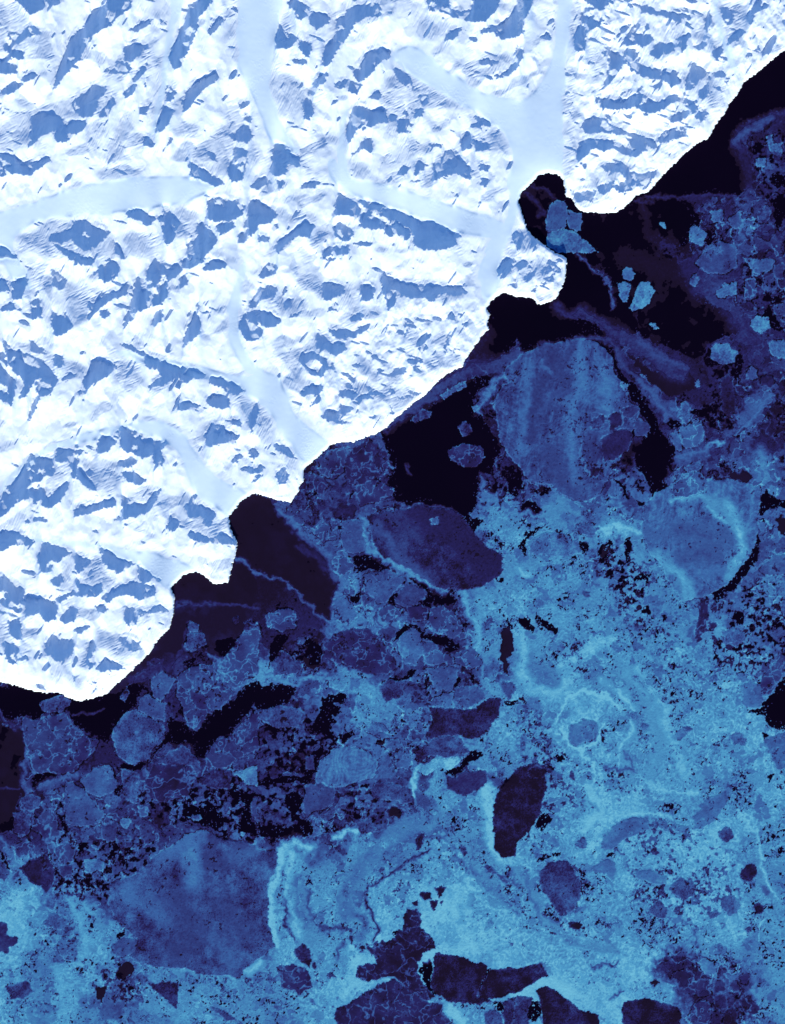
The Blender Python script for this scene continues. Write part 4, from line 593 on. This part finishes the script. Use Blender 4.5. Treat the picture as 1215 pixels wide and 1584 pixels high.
loose = blur(sample(loose_img, w2x * 5, w2y * 5), 7)
clump = band(7, 26, 1.1, seed=45) + .18 * hf + .35 * clus
t += loose * (-.85 * smooth(.55, .85, clump) + .10 * smooth(.1, -.4, clump) * (1 - hi))
t = np.clip(t, .02, 1.02)

water_img = np.full((H, W), -1, np.float32)
for sh, s in WATER.items():
    for a in s.split(';'):
        v, a = a.split(' ', 1)
        fill(water_img, soften(pts(sh, a), 1), float(v))
wtr = sample(water_img, w2x * 2.0 + w1x * .8, w2y * 2.0 + w1y * .8)
isw = wtr >= 0
crumbs = (wtr < .045) * smooth(1.9, 2.2, hole * .6 + hf * .8 + mf * .6) * smooth(.02, .3, blur((~isw).astype(float), 9.0))
thin = wtr * .75 + (.02 * np.clip(lf + clus, 0, 3) + .006 * mf) * (wtr > .01)
thin = np.where(wtr > .045, np.maximum(thin, .06 + .012 * lf), thin)
t = np.where(isw, np.maximum(np.clip(thin, 0, 1), crumbs * base * 1.1), t)

# streaks, drift lines and skeins of grease ice
wisp = band(3, 40, 1.1, aniso=(math.radians(40), 3.0), seed=41)
def lay(table, t, only=None, gain=0.0):
    for sh, s in table.items():
        for a in s.split(';'):
            head_, line = a.split(' ', 1)
            v, hw, bl = (float(x) for x in head_.split(','))
            L = pts(sh, line)
            pad = hw * 3 + 12
            x0 = np.searchsorted(gx, L[:, 0].min() - pad)
            x1 = np.searchsorted(gx, L[:, 0].max() + pad)
            y0 = np.searchsorted(gy, L[:, 1].min() - pad)
            y1 = np.searchsorted(gy, L[:, 1].max() + pad)
            sl = (slice(y0, y1), slice(x0, x1))
            if x1 <= x0 or y1 <= y0:
                continue
            px = GX[sl] + (w2x[sl] * 2.2 + w1x[sl] * .7) * min(1, hw / 4 + .3)
            py = GY[sl] + (w2y[sl] * 2.2 + w1y[sl] * .7) * min(1, hw / 4 + .3)
            d = np.full(px.shape, 1e9)
            for (ax, ay), (bx, by) in zip(L[:-1], L[1:]):
                ux, uy = bx - ax, by - ay
                k = np.clip(((px - ax) * ux + (py - ay) * uy) / (ux * ux + uy * uy + 1e-9), 0, 1)
                d = np.minimum(d, np.hypot(px - ax - k * ux, py - ay - k * uy))
            m_ = min(1, bl * 1.2) * np.exp(-(d / hw) ** 2) * np.clip(.9 + .10 * wisp[sl], .2, 1.1)
            if only is not None:
                m_ = m_ * only[sl]
            g_ = gain + (1.2 if sh == 'B3' and v > .35 else .9 if sh in ('B3', 'C2', 'C3') and v > .35 else 0)
            goal = np.clip(v + g_ * (v - t[sl]), .12, 1.06)
            t[sl] = t[sl] * (1 - m_) + (goal + .02 * mf[sl]) * m_


lay(STREAKS, t)

# floes: read the outlines into an id map, then each gets its own surface
floe_img = np.zeros((H, W), np.int16)
floes = []
for sh in ['G', 'C0', 'C1', 'B1', 'A2', 'B2', 'C2', 'A3', 'B3', 'C3']:
    for a in FLOES[sh].split(';'):
        h_, a = a.split(' ', 1)
        floes.append((float(h_[:-1]), h_[-1], pts(sh, a)))
for i, (v, k, poly) in enumerate(floes):
    fill(floe_img, poly, i + 1)
# a few more of the small round floes frozen into the pack
n_tr = len(floes)
tries = 0
while len(floes) < n_tr + 34 and tries < 4000:
    tries += 1
    cx, cy = rng.uniform(10, W - 10), rng.uniform(200, H - 10)
    iy, ix = int((cy + M) / S), int((cx + M) / S)
    r0 = rng.uniform(4, 9)
    if land_v[iy, ix] or isw[iy, ix] or not .3 < base[iy, ix] < .95:
        continue
    a_, b_ = int(r0 + 4), int(r0 + 4)
    win = floe_img[max(0, int(cy) - b_):int(cy) + b_, max(0, int(cx) - a_):int(cx) + a_]
    if win.size == 0 or win.any():
        continue
    th = np.linspace(0, 2 * math.pi, 12, endpoint=False)
    rr = r0 * (1 + .18 * rng.standard_normal(12)) * (1 + .25 * np.cos(2 * (th - rng.uniform(0, 3))))
    poly = np.stack([cx + rr * np.cos(th), cy + rr * np.sin(th)], 1)
    v = float(np.clip(base[iy, ix] + rng.choice([-.22, -.15, -.1, .08]), .12, .9))
    floes.append((v, rng.choice(['s', 'm', 'k']), soften(poly, 1)))
    fill(floe_img, floes[-1][2], len(floes))

fid = sample(floe_img, w2x * 1.2 + w1x * .45, w2y * 1.2 + w1y * .45)
fid[land_v] = 0
anyf = (fid > 0)
same = np.ones_like(anyf)
same[:, 1:] &= fid[:, 1:] == fid[:, :-1]
same[1:, :] &= fid[1:, :] == fid[:-1, :]
edge = blur((~same).astype(float), 1.1)
edge = np.clip(edge * 1.8, 0, 1)
vbig, cbig = voronoi(34, w2x * 6, w2y * 6, 5)
vmid, cmid = voronoi(15, w2x * 4, w2y * 4, 6)
vb = np.exp(-(vbig / 1.7) ** 2)
vm = np.exp(-(vmid / 1.4) ** 2)
flow = band(4, 26, .9, aniso=(math.radians(-82), 7), seed=61)
tex = {
    's': .03 * lf + .022 * mf + .17 * vb * smooth(0, 1.2, clus),
    'v': .34 * vb + .15 * vm * smooth(-.1, 1, mf + lf) + .03 * lf + .05 * (cbig - .5),
    'k': -.26 * smooth(.7, 1.7, hf * .8 + mf * .5 + clus * .3) + .05 * mf + .06 * lf + .04 * hf,
    'm': .04 * mf + .05 * lf + .025 * hf + .08 * vm,
    'f': .026 * flow + .06 * marb + .04 * lf + .03 * mf - .08 * smooth(1.2, 1.9, hf * .7 + mf * .6 + clus * .5),
}
tone_f = np.zeros_like(t)
vals = np.array([0] + [f[0] for f in floes])
kinds = np.array(['-'] + [str(f[1]) for f in floes])
tone_f = vals[fid]
kk = kinds[fid]
for k, v in tex.items():
    m_ = kk == k
    tone_f[m_] = tone_f[m_] * .93 - .005 + (v * (.85 + .5 * tone_f))[m_]
lay(BANDS, tone_f, (np.isin(kinds, ['f', 'k'])[fid] & np.isin(fid, [1, 2, 3, 5])).astype(float), .35)
tone_f += edge * .26 * smooth(-1.4, .8, mf + lf) * np.where(tone_f < .7, 1, .2)
# refrozen brash and small leads across the big floes
tone_f -= smooth(2.1, 2.5, gap) * .3 * anyf
t = np.where(anyf, np.clip(tone_f, .05, 1.02), t)
# bright crushed ice pressed up against the darker floes
press = blur(anyf.astype(float), 2.5) * (~anyf) * (~isw)
t = np.where(anyf, t, np.clip(t + press * .35 * smooth(-.8, 1, mf) * (1 - hi), 0, 1.03))

ring = blur(anyf.astype(float), 1.3) * (~anyf) * (~isw)
t = np.where(anyf, t, np.clip(t - ring * 1.1 * smooth(.1, .9, -lf) * (1 - .7 * hi), 0, 1.03))

# separate the cells: land | floes | thin ice | pack; the rest stays open water
fc = fid[:-1, :-1].copy()
sea_c = ~land_c
# keep only floe cells whose four corners lie in the floe or its surroundings
tc_ = (t[:-1, :-1] + t[1:, :-1] + t[:-1, 1:] + t[1:, 1:]) / 4
ice_c = (tc_ > .045) & sea_c
fc[~ice_c] = 0


def main_piece(m):
    """largest 4-connected piece of a small boolean mask"""
    rest, best, n_all = m.copy(), None, m.sum()
    while rest.any() and (best is None or best.sum() < rest.sum()):
        cur = np.zeros_like(m)
        cur.ravel()[np.flatnonzero(rest)[rest.sum() // 2]] = True
        while True:
            g = cur.copy()
            for _ in range(6):
                g[1:] |= g[:-1] & rest[1:]
                g[:-1] |= g[1:] & rest[:-1]
                g[:, 1:] |= g[:, :-1] & rest[:, 1:]
                g[:, :-1] |= g[:, 1:] & rest[:, :-1]
            if (g == cur).all():
                break
            cur = g
        rest &= ~cur
        if best is None or cur.sum() > best.sum():
            best = cur
    return best


_o = np.argsort(fc.ravel(), kind='stable')
_b = np.searchsorted(fc.ravel()[_o], np.arange(1, len(floes) + 2))
for i in range(len(floes)):
    cells_i = _o[_b[i]:_b[i + 1]]
    if len(cells_i) == 0:
        continue
    ys, xs = np.divmod(cells_i, NX - 1)
    y0, x0 = ys.min(), xs.min()
    m = np.zeros((ys.max() - y0 + 1, xs.max() - x0 + 1), bool)
    m[ys - y0, xs - x0] = True
    k_ = main_piece(m)
    lost = m & ~k_
    ly, lx = np.nonzero(lost)
    fc[ly + y0, lx + x0] = 0
thin_m = blur(t, 3.0)[:-1, :-1] < .24
relief = .0035 * hf + .004 * mf
Zi = .016 + relief
Zp = Zi.copy()
all_ice_rim = rim_of(ice_c)
Zp[all_ice_rim] = -.004
Zp[rim_of(fc > 0)] = .004
pack_c = ice_c & (fc == 0) & ~thin_m
thin_c = ice_c & (fc == 0) & thin_m
Zt = .006 + .001 * mf
Zt[rim_of(thin_c)] = -.002
o = grid_mesh('pack_ice', pack_c, Zp, tone=t)
o.data.materials.append(ICE)
o['kind'] = 'stuff'
o['label'] = 'blue brash and pack ice frozen together between the floes'
o['category'] = 'pack ice'
o = grid_mesh('thin_ice', thin_c, Zt, tone=t)
o.data.materials.append(ICE)
o['kind'] = 'stuff'
o['label'] = 'thin dark purple skin of new ice and grease ice on the water'
o['category'] = 'new ice'

MARKS = [(850, 310, 'the round black inlet'), (430, 850, 'the large black bay'), (1010, 690, 'the long black lead'),
         (670, 720, 'the black pool under the coast'), (310, 1400, 'the huge pocked floe'), (870, 650, 'the big banded floe'),
         (1090, 840, 'the broad pale swirled floe'), (680, 845, 'the dark purple oval floe'), (895, 1110, 'the white ringed swirl'),
         (808, 1250, 'the dark wedge floe'), (720, 1420, 'the bright ice fan'), (125, 1085, 'the lowest snow cape'),
         (1060, 270, 'the black water off the headland'), (300, 920, 'the small dark bay'), (530, 1180, 'the pale fan-shaped floe'),
         (400, 1080, 'the black triangular lead'), (1190, 1090, 'the black lead at right edge'), (640, 1530, 'the dark floes at bottom edge'),
         (100, 1450, 'the pale ice at left edge'), (1080, 1540, 'the dark bottom right cluster'), (955, 1290, 'the pale grey-blue oval floes'),
         (920, 500, 'the purple drift plume'), (1150, 400, 'the upper right ice edge')]
SPECIAL = {0: 'big banded blue floe under the purple drift plume, left of the long lead',
           1: 'broad pale swirled floe with a rounded tip at the right edge',
           2: 'large dark purple oval floe with pocked surface in mid picture',
           3: 'pale smooth fan-shaped floe above the black branching lead',
           4: 'huge mid blue pocked floe filling the lower left',
           5: 'dark wedge-shaped floe pointing down beside the bright ice',
           6: 'long dark navy floe along the bottom right of the ice fan',
           7: 'ring-shaped patch of broken floe in the lower right'}
ORD = ['nearest', 'second nearest', 'third nearest', 'fourth nearest', 'fifth nearest', 'sixth nearest', 'seventh nearest', 'eighth nearest', 'ninth nearest', 'tenth nearest']
TEXW = {'s': 'smooth', 'v': 'veined', 'k': 'pocked', 'm': 'mottled', 'f': 'banded'}
made = []
full = fc > 0
order = np.argsort(fc[full], kind='stable')
fy_, fx_ = np.nonzero(full)
ids = fc[full][order]
fy_, fx_ = fy_[order], fx_[order]
bounds = np.searchsorted(ids, np.arange(1, len(floes) + 2))
Zf_all = .030 + relief
for i, (v, k, poly) in enumerate(floes):
    a, b_ = bounds[i], bounds[i + 1]
    if b_ - a < 12:
        continue
    ys, xs = fy_[a:b_], fx_[a:b_]
    y0, y1, x0, x1 = max(ys.min() - 1, 0), min(ys.max() + 3, NY - 1), max(xs.min() - 1, 0), min(xs.max() + 3, NX - 1)
    cells = np.zeros((NY - 1, NX - 1), bool)
    cells[ys, xs] = True
    # outline of this floe goes down into the water
    cc = cells[y0:y1, x0:x1].astype(np.int8)
    cnt = np.zeros((cc.shape[0] + 1, cc.shape[1] + 1), np.int8)
    cnt[:-1, :-1] += cc
    cnt[1:, :-1] += cc
    cnt[:-1, 1:] += cc
    cnt[1:, 1:] += cc
    zz = Zf_all.copy() if False else Zf_all
    keep = zz[y0:y1 + 1, x0:x1 + 1].copy()
    zz[y0:y1 + 1, x0:x1 + 1][(cnt > 0) & (cnt < 4)] = .002
    o = grid_mesh('ice_floe', cells, zz, tone=t)
    zz[y0:y1 + 1, x0:x1 + 1] = keep
    o.data.materials.append(ICE)
    o['category'] = 'ice floe'
    px, py = gx[xs], gy[ys]
    inside = (px > 0) & (px < W) & (py > 0) & (py < H)
    if inside.sum() < 6:
        bpy.data.objects.remove(o)
        continue
    px, py = px[inside], py[inside]
    area = inside.sum() * S * S
    cx, cy = px.mean(), py.mean()
    ev = np.linalg.eigvalsh(np.cov(px, py))
    asp = math.sqrt(max(ev[1], .1) / max(ev[0], .1))
    size = 'huge' if area > 9000 else 'large' if area > 2600 else 'mid-sized' if area > 900 else 'small' if area > 280 else 'tiny'
    tone_w = ('purple-black' if v < .19 else 'dark navy' if v < .3 else 'deep blue' if v < .42 else 'mid blue' if v < .56 else 'light blue' if v < .68 else 'pale cyan')
    shape = 'long' if asp > 1.9 else 'oval' if asp > 1.35 else 'rounded'
    md = [(math.hypot(cx - mx, cy - my), j) for j, (mx, my, _) in enumerate(MARKS)]
    dist, j = min(md)
    mx, my, mn = MARKS[j]
    dx, dy = cx - mx, cy - my
    side = ('right of' if dx > 0 else 'left of') if abs(dx) > 1.3 * abs(dy) else ('below' if dy > 0 else 'above')
    if max(abs(dx), abs(dy)) < 14:
        side = 'beside'
    made.append([o, i, f'{size} {shape} {tone_w} {TEXW[str(k)]} ice floe', side, mn, dist, size])
GROUPN = {'huge': 'large floes', 'large': 'large floes', 'mid-sized': 'mid-sized floes in the pack', 'small': 'small floes in the pack', 'tiny': 'tiny floes in the pack'}
by = {}
for r_ in made:
    by.setdefault((r_[2], r_[3], r_[4]), []).append(r_)
for key, rows in by.items():
    rows.sort(key=lambda r_: r_[5])
    for n_, r_ in enumerate(rows):
        o, i, what, side, mn, dist, size = r_
        if i in SPECIAL:
            o['label'] = SPECIAL[i]
        elif len(rows) == 1:
            o['label'] = f'{what} {side} {mn}'
        else:
            o['label'] = f'{what} {side} {mn}, {ORD[n_]} it'
        if len(o['label'].split()) > 16:
            o['label'] = o['label'].replace(' ice floe', ' floe')
        if len(o['label'].split()) > 16:
            o['label'] = o['label'].replace(' rounded', '').replace(' oval', '', 1)
        o['group'] = GROUPN[size]
print('floes', len(made), 'land cells', int(land_c.sum()), 'pack', int(pack_c.sum()), 'thin', int(thin_c.sum()))
